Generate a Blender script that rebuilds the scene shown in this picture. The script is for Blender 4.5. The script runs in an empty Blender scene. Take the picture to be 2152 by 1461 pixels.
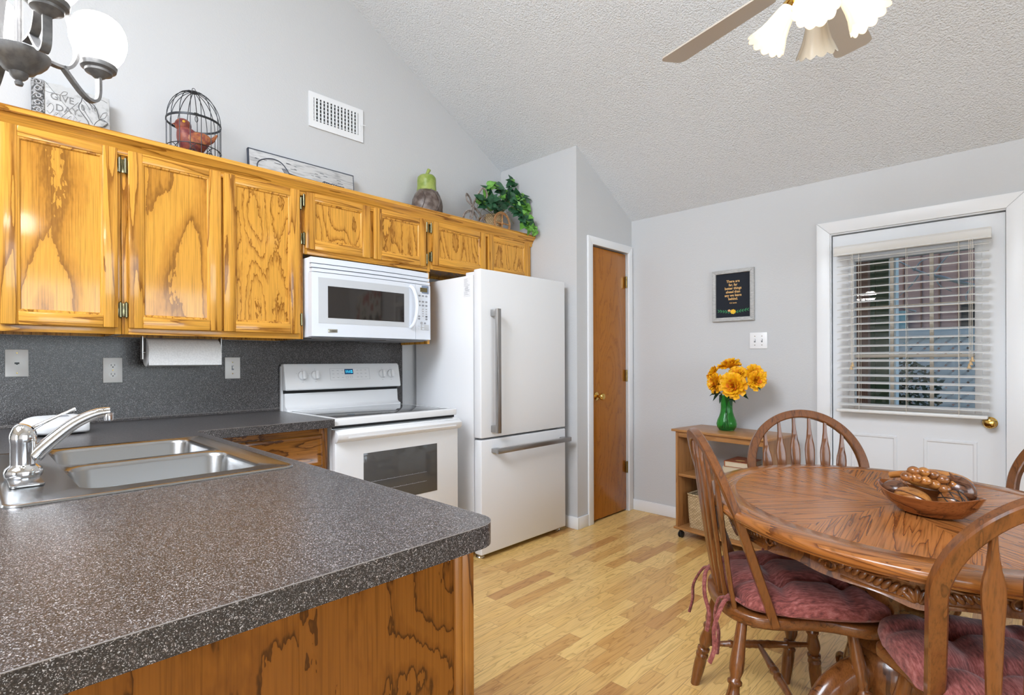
import bpy, bmesh, math, random
from mathutils import Vector, Matrix, Euler, noise as mnoise
PI = math.pi
R = math.radians
random.seed(7)
S = bpy.context.scene
C = S.collection

# ------------------------------------------------------------------ camera
cam_data = bpy.data.cameras.new('camera')
cam_data.sensor_width = 36.0
cam_data.lens = 1120.42 / 2152 * 36.0
cam_data.shift_y = (761.64 - 730.5) / 2152
cam_data.clip_start = 0.02
cam = bpy.data.objects.new('camera', cam_data)
C.objects.link(cam)
def _axes(yaw, pitch, roll):
    f = Vector((-math.sin(yaw), math.cos(yaw), 0)); r = Vector((math.cos(yaw), math.sin(yaw), 0)); u = Vector((0, 0, 1))
    f, u = f * math.cos(pitch) + u * math.sin(pitch), u * math.cos(pitch) - f * math.sin(pitch)
    r, u = r * math.cos(roll) + u * math.sin(roll), u * math.cos(roll) - r * math.sin(roll)
    return r, u, f
_r, _u, _f = _axes(0.770821, -0.0023667, -0.0040933)
cam.matrix_world = Matrix(((_r.x, _u.x, -_f.x, 3.095), (_r.y, _u.y, -_f.y, 0.0), (_r.z, _u.z, -_f.z, 1.19), (0, 0, 0, 1)))
S.camera = cam

# ------------------------------------------------------------------ world, fill lights, exposure
S.view_settings.view_transform = 'Standard'
S.view_settings.look = 'None'
S.view_settings.gamma = 1.0
S.view_settings.use_curve_mapping = False
S.view_settings.exposure = 0.30
S.cycles.max_bounces = 8; S.cycles.diffuse_bounces = 4; S.cycles.glossy_bounces = 4; S.cycles.transmission_bounces = 8; S.cycles.transparent_max_bounces = 12
S.cycles.caustics_reflective = False; S.cycles.caustics_refractive = False; S.cycles.sample_clamp_indirect = 6.0
w = bpy.data.worlds.new('world'); S.world = w; w.use_nodes = True
wn = w.node_tree; bg = wn.nodes['Background']
sky = wn.nodes.new('ShaderNodeTexSky'); sky.sky_type = 'HOSEK_WILKIE'
sky.sun_direction = Vector((-0.6, -0.5, 0.35)).normalized(); sky.turbidity = 3.0; sky.ground_albedo = 0.4
wn.links.new(sky.outputs[0], bg.inputs[0]); bg.inputs[1].default_value = 9.0

def area(name, loc, rot, sx, sy, power, col=(1, 1, 1)):
    d = bpy.data.lights.new(name, 'AREA'); d.shape = 'RECTANGLE'; d.size = sx; d.size_y = sy; d.energy = power; d.color = col
    o = bpy.data.objects.new(name, d); C.objects.link(o); o.location = loc; o.rotation_euler = rot
    return o
# added fill lights outside invented openings behind and beside the camera
DAY = (0.905, 0.965, 1.05)  # tint shared by the added fill lights
area('added_fill_front', (3.95, -3.30, 1.25), (R(90), 0, 0), 2.2, 1.8, 58, DAY)
area('added_fill_left', (-0.10, -1.85, 1.35), (R(90), 0, R(-90)), 1.9, 1.7, 60, DAY)
area('added_fill_right', (5.58, 0.95, 1.45), (R(90), 0, R(90)), 2.9, 1.4, 56, DAY)
area('added_fill_top', (2.20, -1.50, 3.46), (R(29.07), 0, 0), 1.8, 1.6, 165, DAY)
GLOBE_L = 20.0
FAN_L = 3.2

# ------------------------------------------------------------------ mesh helpers
class MB:
    def __init__(s):
        s.V = []; s.F = []; s.MI = []; s.mi = 0; s.UV = {}
    def add(s, V, F, M=None):
        b = len(s.V)
        for v in V:
            v = Vector(v)
            s.V.append(M @ v if M is not None else v)
        for f in F:
            s.F.append([b + i for i in f]); s.MI.append(s.mi)
        return s
    def from_bm(s, bm, M=None):
        bm.verts.index_update()
        s.add([v.co.copy() for v in bm.verts], [[v.index for v in f.verts] for f in bm.faces], M); bm.free()
        return s
    def box(s, x0, x1, y0, y1, z0, z1, bev=0.0, seg=2, M=None):
        x0, x1 = min(x0, x1), max(x0, x1); y0, y1 = min(y0, y1), max(y0, y1); z0, z1 = min(z0, z1), max(z0, z1)
        if bev <= 0:
            V = [(x, y, z) for z in (z0, z1) for y in (y0, y1) for x in (x0, x1)]
            return s.add(V, [(0, 2, 3, 1), (4, 5, 7, 6), (0, 1, 5, 4), (2, 6, 7, 3), (0, 4, 6, 2), (1, 3, 7, 5)], M)
        bm = bmesh.new(); bmesh.ops.create_cube(bm, size=1)
        for v in bm.verts:
            v.co = Vector(((x0 + x1) / 2 + v.co.x * (x1 - x0), (y0 + y1) / 2 + v.co.y * (y1 - y0), (z0 + z1) / 2 + v.co.z * (z1 - z0)))
        bmesh.ops.bevel(bm, geom=bm.edges[:], offset=min(bev, 0.49 * min(x1 - x0, y1 - y0, z1 - z0)), segments=seg, affect='EDGES', profile=0.5)
        return s.from_bm(bm, M)
    def lathe(s, prof, c=(0, 0, 0), n=24, M=None, wob=None):
        V = []; F = []; c = Vector(c)
        for (r, z) in prof:
            for k in range(n):
                a = 2 * PI * k / n
                rr = r * (wob(a, z) if wob else 1)
                V.append(c + Vector((rr * math.cos(a), rr * math.sin(a), z)))
        m = len(prof)
        for i in range(m - 1):
            for k in range(n):
                k2 = (k + 1) % n
                F.append((i * n + k, i * n + k2, (i + 1) * n + k2, (i + 1) * n + k))
        if prof[0][0] > 1e-5: F.append(tuple(reversed(range(n))))
        if prof[-1][0] > 1e-5: F.append(tuple(range((m - 1) * n, m * n)))
        return s.add(V, F, M)
    def tube(s, path, r, n=8, closed=False, section=None, up=None, M=None):
        P = [Vector(p) for p in path]; m = len(P)
        rs = r if isinstance(r, (list, tuple)) else [r] * m
        T = []
        for i in range(m):
            a = P[(i - 1) % m] if (closed or i > 0) else P[i]
            b = P[(i + 1) % m] if (closed or i < m - 1) else P[i]
            t = (b - a)
            T.append(t.normalized() if t.length > 1e-9 else Vector((0, 0, 1)))
        U = Vector(up) if up is not None else (Vector((0, 0, 1)) if abs(T[0].z) < 0.9 else Vector((1, 0, 0)))
        sec = section or [(math.cos(2 * PI * k / n), math.sin(2 * PI * k / n)) for k in range(n)]
        n = len(sec)
        V = []; F = []
        for i in range(m):
            if up is not None: U = Vector(up)
            u = U - T[i] * U.dot(T[i])
            if u.length < 1e-6: u = T[i].orthogonal()
            u.normalize(); v = T[i].cross(u)
            if up is None: U = u
            k_ = 1.0
            for (a, b) in sec: V.append(P[i] + u * (a * rs[i]) + v * (b * rs[i]))
        e = m if closed else m - 1
        for i in range(e):
            j = (i + 1) % m
            for k in range(n):
                k2 = (k + 1) % n
                F.append((i * n + k, i * n + k2, j * n + k2, j * n + k))
        if not closed:
            F.append(tuple(reversed(range(n)))); F.append(tuple(range((m - 1) * n, m * n)))
        return s.add(V, F, M)
    def prism(s, poly, h0, h1, plane='xy', bev=0.0, seg=2, M=None):
        bm = bmesh.new()
        f = lambda a, b, h: {'xy': (a, b, h), 'xz': (a, h, b), 'yz': (h, a, b)}[plane]
        lo = [bm.verts.new(f(a, b, h0)) for a, b in poly]; hi = [bm.verts.new(f(a, b, h1)) for a, b in poly]
        n = len(poly)
        f1 = bm.faces.new(lo[::-1]); f2 = bm.faces.new(hi)
        for i in range(n): bm.faces.new((lo[i], lo[(i + 1) % n], hi[(i + 1) % n], hi[i]))
        bmesh.ops.recalc_face_normals(bm, faces=bm.faces[:])
        if bev > 0:
            es = [e for e in bm.edges if (f1 in e.link_faces or f2 in e.link_faces)]
            bmesh.ops.bevel(bm, geom=es, offset=bev, segments=seg, affect='EDGES', profile=0.5)
        return s.from_bm(bm, M)
    def ell(s, c, r, n=16, m=10, M=None):
        if not isinstance(r, (tuple, list)): r = (r, r, r)
        V = []; F = []
        V.append((c[0], c[1], c[2] - r[2]))
        for i in range(1, m):
            p = -PI / 2 + PI * i / m
            for k in range(n):
                a = 2 * PI * k / n
                V.append((c[0] + r[0] * math.cos(p) * math.cos(a), c[1] + r[1] * math.cos(p) * math.sin(a), c[2] + r[2] * math.sin(p)))
        V.append((c[0], c[1], c[2] + r[2])); t = len(V) - 1
        for k in range(n): F.append((0, 1 + (k + 1) % n, 1 + k))
        for i in range(m - 2):
            for k in range(n):
                a = 1 + i * n + k; b = 1 + i * n + (k + 1) % n
                F.append((a, b, b + n, a + n))
        for k in range(n): F.append((t, 1 + (m - 2) * n + k, 1 + (m - 2) * n + (k + 1) % n))
        return s.add(V, F, M)
    def grid(s, fn, nu, nv, closeu=False, M=None):
        V = [fn(i / (nu if closeu else nu - 1), j / (nv - 1)) for j in range(nv) for i in range(nu)]
        F = []
        for j in range(nv - 1):
            for i in range(nu if closeu else nu - 1):
                i2 = (i + 1) % nu
                F.append((j * nu + i, j * nu + i2, (j + 1) * nu + i2, (j + 1) * nu + i))
        return s.add(V, F, M)
    def build(s, name, mats, parent=None, loc=None, ang=38, weld=False, uvs=None, mod=None):
        me = bpy.data.meshes.new(name)
        me.from_pydata([tuple(v) for v in s.V], [], s.F)
        if not isinstance(mats, (list, tuple)): mats = [mats]
        for m in mats: me.materials.append(m)
        me.polygons.foreach_set('material_index', s.MI)
        bm = bmesh.new(); bm.from_mesh(me)
        if weld: bmesh.ops.remove_doubles(bm, verts=bm.verts[:], dist=1e-5)
        bmesh.ops.recalc_face_normals(bm, faces=bm.faces[:])
        bm.to_mesh(me); bm.free()
        if uvs:
            l = me.uv_layers.new(name='UVMap')
            for p in me.polygons:
                for li in p.loop_indices:
                    l.data[li].uv = uvs(p, me.vertices[me.loops[li].vertex_index].co)
        me.polygons.foreach_set('use_smooth', [True] * len(me.polygons))
        me.set_sharp_from_angle(angle=R(ang))
        o = bpy.data.objects.new(name, me); C.objects.link(o)
        if parent is not None: o.parent = parent
        if loc is not None: o.location = loc
        return o

def thing(name, label, cat, loc=(0, 0, 0), rotz=0.0, group=None):
    o = bpy.data.objects.new(name, None); C.objects.link(o); o.empty_display_size = 0.05
    o.location = loc; o.rotation_euler = (0, 0, rotz); o['label'] = label; o['category'] = cat
    if group: o['group'] = group
    return o
def tag(o, label, cat, group=None):
    o['label'] = label; o['category'] = cat
    if group: o['group'] = group
    return o
def struct(o):
    o['kind'] = 'structure'; return o
def copy_tree(o, parent=None):
    c = o.copy(); C.objects.link(c)
    if parent is not None: c.parent = parent
    for ch in [k for k in S.objects if k.parent == o]: copy_tree(ch, c)
    return c
def W(t):   # matrix taking world coordinates into a thing's local frame (unrotated thing)
    return Matrix.Translation(-Vector(t.location))
def arc(c, r, a0, a1, n, plane='xz', y=0.0):
    out = []
    for i in range(n + 1):
        a = a0 + (a1 - a0) * i / n
        p, q = c[0] + r * math.cos(a), c[1] + r * math.sin(a)
        out.append({'xz': (p, y, q), 'yz': (y, p, q), 'xy': (p, q, y)}[plane])
    return out
def smooth_path(P, k=6):
    P = [Vector(p) for p in P]; out = []
    for i in range(len(P) - 1):
        p0 = P[max(i - 1, 0)]; p1 = P[i]; p2 = P[i + 1]; p3 = P[min(i + 2, len(P) - 1)]
        for j in range(k):
            t = j / k
            out.append(0.5 * ((2 * p1) + (p2 - p0) * t + (2 * p0 - 5 * p1 + 4 * p2 - p3) * t * t + (3 * p1 - p0 - 3 * p2 + p3) * t ** 3))
    out.append(P[-1]); return out
def lerp_tab(tab, x):
    if x <= tab[0][0]: return tab[0][1]
    for (a, va), (b, vb) in zip(tab, tab[1:]):
        if x <= b: return va + (vb - va) * (x - a) / (b - a)
    return tab[-1][1]
def text(name, body, size, mat, parent, M, align='CENTER', depth=0.0006, bold=0.0, shear=0.0, sx=1.0):
    cu = bpy.data.curves.new(name, 'FONT'); cu.body = body; cu.size = size; cu.align_x = align; cu.align_y = 'CENTER'
    cu.extrude = depth; cu.offset = bold; cu.shear = shear; cu.space_line = 1.0; cu.resolution_u = 3
    t = bpy.data.objects.new(name + '_source', cu); C.objects.link(t)
    dg = bpy.context.evaluated_depsgraph_get()
    me = bpy.data.meshes.new_from_object(t.evaluated_get(dg))
    bpy.data.objects.remove(t); bpy.data.curves.remove(cu)
    me.name = name; me.transform(M @ Matrix.Diagonal((sx, 1, 1, 1))); me.materials.clear(); me.materials.append(mat)
    o = bpy.data.objects.new(name, me); C.objects.link(o); o.parent = parent
    return o
# text facing +x (reading along +y) and text facing -y (reading along +x)
TX = lambda x, y, z: Matrix.Translation((x, y, z)) @ Matrix(((0, 0, 1, 0), (1, 0, 0, 0), (0, 1, 0, 0), (0, 0, 0, 1)))
TY = lambda x, y, z: Matrix.Translation((x, y, z)) @ Matrix(((1, 0, 0, 0), (0, 0, -1, 0), (0, 1, 0, 0), (0, 0, 0, 1)))

# ------------------------------------------------------------------ materials
def mat(name, col=(0.8, 0.8, 0.8), rough=0.5, metal=0.0, coat=0.0, spec=0.5, emit=None, es=0.0, trans=0.0, ior=1.45, alpha=1.0, sheen=0.0):
    m = bpy.data.materials.new(name); m.use_nodes = True
    b = m.node_tree.nodes['Principled BSDF']
    b.inputs['Base Color'].default_value = (*col, 1); b.inputs['Roughness'].default_value = rough; b.inputs['Metallic'].default_value = metal
    b.inputs['Coat Weight'].default_value = coat; b.inputs['Coat Roughness'].default_value = 0.08
    b.inputs['Specular IOR Level'].default_value = spec; b.inputs['IOR'].default_value = ior
    b.inputs['Transmission Weight'].default_value = trans; b.inputs['Alpha'].default_value = alpha
    b.inputs['Sheen Weight'].default_value = sheen
    if emit: b.inputs['Emission Color'].default_value = (*emit, 1); b.inputs['Emission Strength'].default_value = es
    return m
class N:
    def __init__(s, m):
        s.t = m.node_tree; s.b = s.t.nodes['Principled BSDF']
    def n(s, typ, **kw):
        o = s.t.nodes.new('ShaderNode' + typ)
        for k, v in kw.items():
            if k.startswith('i_'): o.inputs[k[2:].replace('_', ' ')].default_value = v
            else: setattr(o, k, v)
        return o
    def l(s, a, b): s.t.links.new(a, b)
    def math(s, op, a, b=None, c=None, clamp=False):
        o = s.t.nodes.new('ShaderNodeMath'); o.operation = op; o.use_clamp = clamp
        for i, x in enumerate((a, b, c)):
            if x is None: continue
            if isinstance(x, (int, float)): o.inputs[i].default_value = x
            else: s.l(x, o.inputs[i])
        return o.outputs[0]
    def vmath(s, op, a, b):
        o = s.t.nodes.new('ShaderNodeVectorMath'); o.operation = op
        for i, x in enumerate((a, b)):
            if isinstance(x, (tuple, list)): o.inputs[i].default_value = x
            else: s.l(x, o.inputs[i])
        return o.outputs[0]
    def ramp(s, fac, stops, interp='LINEAR'):
        o = s.t.nodes.new('ShaderNodeValToRGB'); o.color_ramp.interpolation = interp
        el = o.color_ramp.elements
        while len(el) < len(stops): el.new(0.5)
        for e, (p, c) in zip(el, stops): e.position = p; e.color = (*c, 1)
        s.l(fac, o.inputs[0]); return o.outputs[0]
    def mix(s, fac, a, b, mode='MIX'):
        o = s.t.nodes.new('ShaderNodeMix'); o.data_type = 'RGBA'; o.blend_type = mode
        for i, x in ((0, fac), (6, a), (7, b)):
            if isinstance(x, (int, float)): o.inputs[i].default_value = x
            elif isinstance(x, tuple): o.inputs[i].default_value = (*x, 1)
            else: s.l(x, o.inputs[i])
        return o.outputs[2]
    def noise(s, vec, scale, detail=2, rough=0.5, dist=0.0):
        o = s.n('TexNoise'); o.inputs['Scale'].default_value = scale; o.inputs['Detail'].default_value = detail
        o.inputs['Roughness'].default_value = rough; o.inputs['Distortion'].default_value = dist
        s.l(vec, o.inputs['Vector']); return o.outputs['Fac']
    def obj(s): return s.n('TexCoord').outputs['Object']
    def bump(s, h, strength=0.2, dist=0.002):
        o = s.n('Bump'); o.inputs['Strength'].default_value = strength; o.inputs['Distance'].default_value = dist
        s.l(h, o.inputs['Height']); s.l(o.outputs[0], s.b.inputs['Normal'])

def wood(name, light, mid, dark, axis='z', cross=5.0, along=0.9, lines=7.0, rough=0.3, coat=0.35, uv=False, fine=0.35, tooth=0.05, mottle=0.0):
    m = mat(name, light, rough, coat=coat); k = N(m)
    base = k.n('TexCoord').outputs['UV'] if uv else k.obj()
    rnd = k.n('ObjectInfo').outputs['Random']
    off = k.n('CombineXYZ')
    for i, a in enumerate((17.0, 29.0, 23.0)): k.l(k.math('MULTIPLY', rnd, a), off.inputs[i])
    v = k.vmath('ADD', base, off.outputs[0])
    sc = {'x': (along, cross, cross), 'y': (cross, along, cross), 'z': (cross, cross, along)}[axis]
    vc = k.vmath('MULTIPLY', v, sc)
    fi = {'x': (5.0, 260.0, 260.0), 'y': (260.0, 5.0, 260.0), 'z': (260.0, 260.0, 5.0)}[axis]
    vf = k.vmath('MULTIPLY', v, fi)
    te = {'x': (26.0, 90.0, 90.0), 'y': (90.0, 26.0, 90.0), 'z': (90.0, 90.0, 26.0)}[axis]
    vt = k.vmath('MULTIPLY', v, te)
    h = k.noise(vc, 1.0, 1.5, 0.45, 0.3)
    t = k.noise(vt, 1.0, 2.0)
    h2 = k.math('ADD', h, k.math('MULTIPLY', k.math('SUBTRACT', t, 0.5), tooth))
    fr = k.math('FRACT', k.math('MULTIPLY', h2, lines))
    col = k.ramp(fr, [(0.0, dark), (0.05, dark), (0.14, mid), (0.42, light), (0.9, light), (1.0, tuple(0.6 * a + 0.4 * b for a, b in zip(light, mid)))])
    f = k.noise(vf, 1.0, 2.0, 0.6)
    fc = k.ramp(f, [(0.28, (1 - fine,) * 3), (0.5, (1, 1, 1)), (0.75, (1 + fine * 0.25,) * 3)])
    col = k.mix(1.0, col, fc, 'MULTIPLY')
    if mottle:
        big = k.noise(k.vmath('MULTIPLY', v, (3.0, 3.0, 3.0)), 1.0, 3)
        col = k.mix(1.0, col, k.ramp(big, [(0.3, (1 - mottle,) * 3), (0.7, (1 + mottle * 0.3,) * 3)]), 'MULTIPLY')
    k.l(col, k.b.inputs['Base Color'])
    k.bump(k.math('ADD', f, k.math('MULTIPLY', fr, 0.4)), 0.12, 0.0006)
    return m

def noisy(name, c1, c2, scale, rough=0.5, lo=0.4, hi=0.6, bump=0.0, bscale=None, detail=3, stretch=(1, 1, 1), **kw):
    m = mat(name, c1, rough, **kw); k = N(m); v = k.vmath('MULTIPLY', k.obj(), stretch)
    f = k.noise(v, scale, detail)
    k.l(k.ramp(f, [(lo, c1), (hi, c2)]), k.b.inputs['Base Color'])
    if bump:
        k.bump(k.noise(v, bscale or scale, detail), bump, 0.003)
    return m

M = {}
def make_materials():
    # wall paint with an orange-peel texture
    m = mat('wall_paint', (0.575, 0.58, 0.59), 0.55, spec=0.3); k = N(m); k.bump(k.noise(k.obj(), 110, 2), 0.25, 0.004); M['wall'] = m
    m = mat('ceiling_stipple', (0.745, 0.775, 0.81), 0.9, spec=0.1); k = N(m)
    vo = k.n('TexVoronoi', i_Scale=130.0); k.l(k.vmath('ADD', k.obj(), (0.3, 0.2, 0.1)), vo.inputs['Vector'])
    h = k.math('ADD', k.noise(k.obj(), 95, 3, 0.6), k.math('MULTIPLY', vo.outputs['Distance'], -0.5))
    k.bump(h, 0.62, 0.011); M['ceiling'] = m
    M['trim'] = mat('white_trim_paint', (0.80, 0.81, 0.83), 0.3, spec=0.4)
    M['door_white'] = mat('white_door_paint', (0.76, 0.77, 0.79), 0.3, spec=0.4)
    OL, OM, OD = (0.69, 0.335, 0.052), (0.51, 0.225, 0.032), (0.29, 0.112, 0.013)
    M['oak_v'] = wood('honey_oak_upright', OL, OM, OD, 'z', cross=5.5, along=1.3, lines=13, rough=0.2, coat=0.3)
    M['oak_h'] = wood('honey_oak_level', OL, OM, OD, 'y', cross=26, along=1.2, lines=4, rough=0.2, coat=0.3, tooth=0.03)
    M['oak_stile'] = wood('honey_oak_stile', OL, OM, OD, 'z', cross=22, along=1.1, lines=4, rough=0.2, coat=0.3, tooth=0.03)
    M['oak_panel_busy'] = wood('honey_oak_busy_panel', OL, OM, OD, 'z', cross=6.5, along=1.7, lines=11, rough=0.17, coat=0.3, tooth=0.09)
    M['oak_panel_calm'] = wood('honey_oak_calm_panel', OL, OM, (0.33, 0.14, 0.022), 'z', cross=5.0, along=1.3, lines=4.2, rough=0.12, coat=0.3, tooth=0.06)
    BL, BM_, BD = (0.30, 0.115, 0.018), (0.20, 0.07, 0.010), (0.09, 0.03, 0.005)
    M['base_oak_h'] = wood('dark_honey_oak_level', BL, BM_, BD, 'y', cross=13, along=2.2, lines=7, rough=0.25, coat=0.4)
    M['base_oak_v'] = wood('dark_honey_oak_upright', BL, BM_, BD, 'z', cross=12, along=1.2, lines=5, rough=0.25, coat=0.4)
    M['base_panel'] = wood('shaded_oak_veneer_panel', (0.20, 0.068, 0.009), (0.155, 0.050, 0.0065), (0.065, 0.020, 0.003), 'z', cross=3.0, along=2.0, lines=17, rough=0.25, coat=0.2, fine=0.3, tooth=0.05, mottle=0.2)  # darker than the base oak, with the end's shade worked into the colour
    M['birch'] = wood('amber_birch_door', (0.40, 0.140, 0.014), (0.36, 0.122, 0.012), (0.29, 0.095, 0.009), 'z', cross=5.0, along=0.8, lines=16, rough=0.2, coat=0.1, fine=0.12)
    CL, CM, CD = (0.170, 0.057, 0.014), (0.135, 0.044, 0.011), (0.092, 0.030, 0.008)
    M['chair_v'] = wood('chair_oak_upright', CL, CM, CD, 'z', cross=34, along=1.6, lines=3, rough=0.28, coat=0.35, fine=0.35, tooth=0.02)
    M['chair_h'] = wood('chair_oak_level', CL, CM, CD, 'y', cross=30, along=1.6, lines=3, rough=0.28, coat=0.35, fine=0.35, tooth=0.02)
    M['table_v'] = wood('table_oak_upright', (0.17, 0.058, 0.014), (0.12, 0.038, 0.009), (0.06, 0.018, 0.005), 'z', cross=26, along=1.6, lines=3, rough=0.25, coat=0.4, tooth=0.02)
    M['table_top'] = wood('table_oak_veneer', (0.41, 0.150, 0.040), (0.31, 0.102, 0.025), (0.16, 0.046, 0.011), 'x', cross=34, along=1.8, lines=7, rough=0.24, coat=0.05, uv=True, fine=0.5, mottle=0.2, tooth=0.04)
    M['table_band'] = wood('table_oak_band', (0.34, 0.122, 0.028), (0.26, 0.085, 0.019), (0.14, 0.042, 0.010), 'x', cross=30, along=2, lines=5, rough=0.22, coat=0.2, uv=True, fine=0.4)
    M['cart_h'] = wood('light_oak_laminate_level', (0.42, 0.20, 0.070), (0.38, 0.175, 0.058), (0.31, 0.135, 0.042), 'x', cross=20, along=1.2, lines=5, rough=0.35, coat=0.1)
    M['cart_v'] = wood('light_oak_laminate_upright', (0.38, 0.175, 0.058), (0.34, 0.15, 0.048), (0.27, 0.115, 0.035), 'z', cross=20, along=1.2, lines=5, rough=0.35, coat=0.1)
    M['fruit_light'] = wood('carved_light_wood', (0.42, 0.17, 0.04), (0.34, 0.12, 0.025), (0.22, 0.07, 0.014), 'x', cross=30, along=8, lines=5, rough=0.22, coat=0.3)
    M['fruit_mid'] = wood('carved_brown_wood', (0.27, 0.10, 0.028), (0.2, 0.07, 0.018), (0.12, 0.038, 0.011), 'x', cross=30, along=8, lines=5, rough=0.22, coat=0.3)
    M['fruit_dark'] = wood('carved_walnut', (0.13, 0.052, 0.025), (0.09, 0.034, 0.016), (0.05, 0.018, 0.009), 'x', cross=30, along=8, lines=5, rough=0.25, coat=0.3)
    M['bowl_wood'] = wood('acacia_bowl_wood', (0.24, 0.075, 0.02), (0.16, 0.048, 0.013), (0.08, 0.022, 0.007), 'x', cross=14, along=3, lines=5, rough=0.22, coat=0.4)
    # speckled laminate
    m = mat('speckled_laminate', (0.05, 0.05, 0.05), 0.28, spec=0.5); k = N(m)
    vo = k.n('TexVoronoi', i_Scale=900.0); k.l(k.obj(), vo.inputs['Vector'])
    sep = k.n('SeparateColor'); k.l(vo.outputs['Color'], sep.inputs[0])
    c1 = k.ramp(sep.outputs[0], [(0.0, (0.022, 0.02, 0.02)), (0.45, (0.034, 0.030, 0.030)), (0.68, (0.074, 0.066, 0.066)), (0.82, (0.17, 0.165, 0.165)), (0.92, (0.38, 0.38, 0.39))], 'CONSTANT')
    vo2 = k.n('TexVoronoi', i_Scale=380.0); k.l(k.obj(), vo2.inputs['Vector'])
    sep2 = k.n('SeparateColor'); k.l(vo2.outputs['Color'], sep2.inputs[0])
    c2 = k.ramp(sep2.outputs[1], [(0.0, (0.7, 0.7, 0.7)), (0.6, (1.0, 1.0, 1.0)), (0.9, (1.6, 1.5, 1.45))])
    k.l(k.mix(1.0, c1, c2, 'MULTIPLY'), k.b.inputs['Base Color'])
    k.bump(k.noise(k.obj(), 420, 2), 0.18, 0.0012)
    M['laminate'] = m
    M['laminate_line'] = mat('laminate_edge_line', (0.24, 0.22, 0.21), 0.3)
    # strip laminate floor, strips running along y
    m = mat('laminate_floor', (0.6, 0.4, 0.2), 0.32, spec=0.45, coat=0.12); k = N(m)
    ob = k.obj(); sp = k.n('SeparateXYZ'); k.l(ob, sp.inputs[0])
    cb = k.n('CombineXYZ'); k.l(sp.outputs[1], cb.inputs[0]); k.l(sp.outputs[0], cb.inputs[1])
    br = k.n('TexBrick', offset=0.37, offset_frequency=2, squash=1.0, squash_frequency=2)
    k.l(cb.outputs[0], br.inputs['Vector'])
    br.inputs['Color1'].default_value = (0, 0, 0, 1); br.inputs['Color2'].default_value = (1, 1, 1, 1); br.inputs['Mortar'].default_value = (0.5, 0.5, 0.5, 1)
    br.inputs['Scale'].default_value = 1.0; br.inputs['Mortar Size'].default_value = 0.0007; br.inputs['Mortar Smooth'].default_value = 0.0
    br.inputs['Bias'].default_value = 0.0; br.inputs['Brick Width'].default_value = 0.46; br.inputs['Row Height'].default_value = 0.066
    sg = k.n('SeparateColor'); k.l(br.outputs['Color'], sg.inputs[0]); rr = sg.outputs[0]
    tone = k.ramp(rr, [(0.0, (0.77, 0.485, 0.165)), (0.25, (0.84, 0.565, 0.21)), (0.5, (0.78, 0.505, 0.185)), (0.75, (0.70, 0.42, 0.145)), (0.93, (0.62, 0.335, 0.105)), (1.0, (0.55, 0.285, 0.10))])
    offv = k.n('CombineXYZ'); k.l(k.math('MULTIPLY', rr, 31.0), offv.inputs[0]); k.l(k.math('MULTIPLY', rr, 47.0), offv.inputs[1])
    gv = k.vmath('MULTIPLY', k.vmath('ADD', ob, offv.outputs[0]), (22.0, 2.6, 1.0))
    hh = k.noise(gv, 1.0, 1.5, 0.45, 0.3)
    fr = k.math('FRACT', k.math('MULTIPLY', hh, 9.0))
    gl = k.ramp(fr, [(0.0, (0.70, 0.62, 0.53)), (0.12, (0.86, 0.82, 0.76)), (0.4, (1.03, 1.02, 1.0)), (1.0, (1.0, 1.0, 1.0))])
    ff = k.noise(k.vmath('MULTIPLY', ob, (260.0, 7.0, 1.0)), 1.0, 2)
    fc = k.ramp(ff, [(0.3, (0.86, 0.84, 0.8)), (0.55, (1, 1, 1))])
    col = k.mix(1.0, k.mix(1.0, tone, gl, 'MULTIPLY'), fc, 'MULTIPLY')
    col = k.mix(br.outputs['Fac'], col, (0.33, 0.18, 0.07))
    k.l(col, k.b.inputs['Base Color']); k.bump(ff, 0.05, 0.0005); M['floor'] = m
    M['enamel'] = mat('white_enamel', (0.80, 0.805, 0.815), 0.16, spec=0.5, coat=0.2)
    M['enamel_grey'] = mat('pale_grey_plastic', (0.56, 0.58, 0.61), 0.3)
    M['micro_white'] = mat('cool_white_plastic', (0.74, 0.78, 0.85), 0.22)
    M['fridge_white'] = mat('fridge_white', (0.80, 0.805, 0.82), 0.28, spec=0.45)
    M['gasket'] = mat('grey_gasket', (0.22, 0.22, 0.23), 0.6)
    M['black'] = mat('black_plastic', (0.012, 0.012, 0.013), 0.4)
    M['dark_gap'] = mat('dark_vent', (0.01, 0.01, 0.01), 0.7)
    M['oven_glass'] = mat('grey_oven_glass', (0.085, 0.083, 0.08), 0.06, spec=0.6)
    M['micro_glass'] = mat('dark_window_glass', (0.025, 0.021, 0.019), 0.05, spec=0.9)
    M['cooktop_glass'] = mat('grey_cooktop_glass', (0.10, 0.10, 0.10), 0.05, spec=0.6)
    M['steel_handle'] = mat('brushed_handle_steel', (0.42, 0.41, 0.40), 0.32, metal=1.0)
    m = mat('brushed_stainless', (0.40, 0.40, 0.40), 0.26, metal=1.0); k = N(m)
    k.bump(k.noise(k.vmath('MULTIPLY', k.obj(), (12.0, 900.0, 900.0)), 1.0, 2), 0.03, 0.0005); M['steel'] = m
    M['chrome'] = mat('chrome', (0.82, 0.82, 0.83), 0.05, metal=1.0)
    M['brass'] = mat('polished_brass', (0.72, 0.46, 0.12), 0.12, metal=1.0)
    M['old_brass'] = mat('aged_brass', (0.30, 0.22, 0.09), 0.25, metal=1.0)
    M['hinge_metal'] = mat('antique_hinge', (0.24, 0.22, 0.13), 0.22, metal=1.0)
    M['pewter'] = noisy('dark_pewter', (0.12, 0.12, 0.125), (0.17, 0.17, 0.175), 60, 0.45, metal=0.3)
    M['iron'] = mat('black_wire', (0.035, 0.037, 0.04), 0.45, metal=0.6)
    M['globe'] = mat('lit_opal_glass', (0.9, 0.9, 0.9), 0.3, emit=(1, 0.985, 0.96), es=GLOBE_L)
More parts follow.
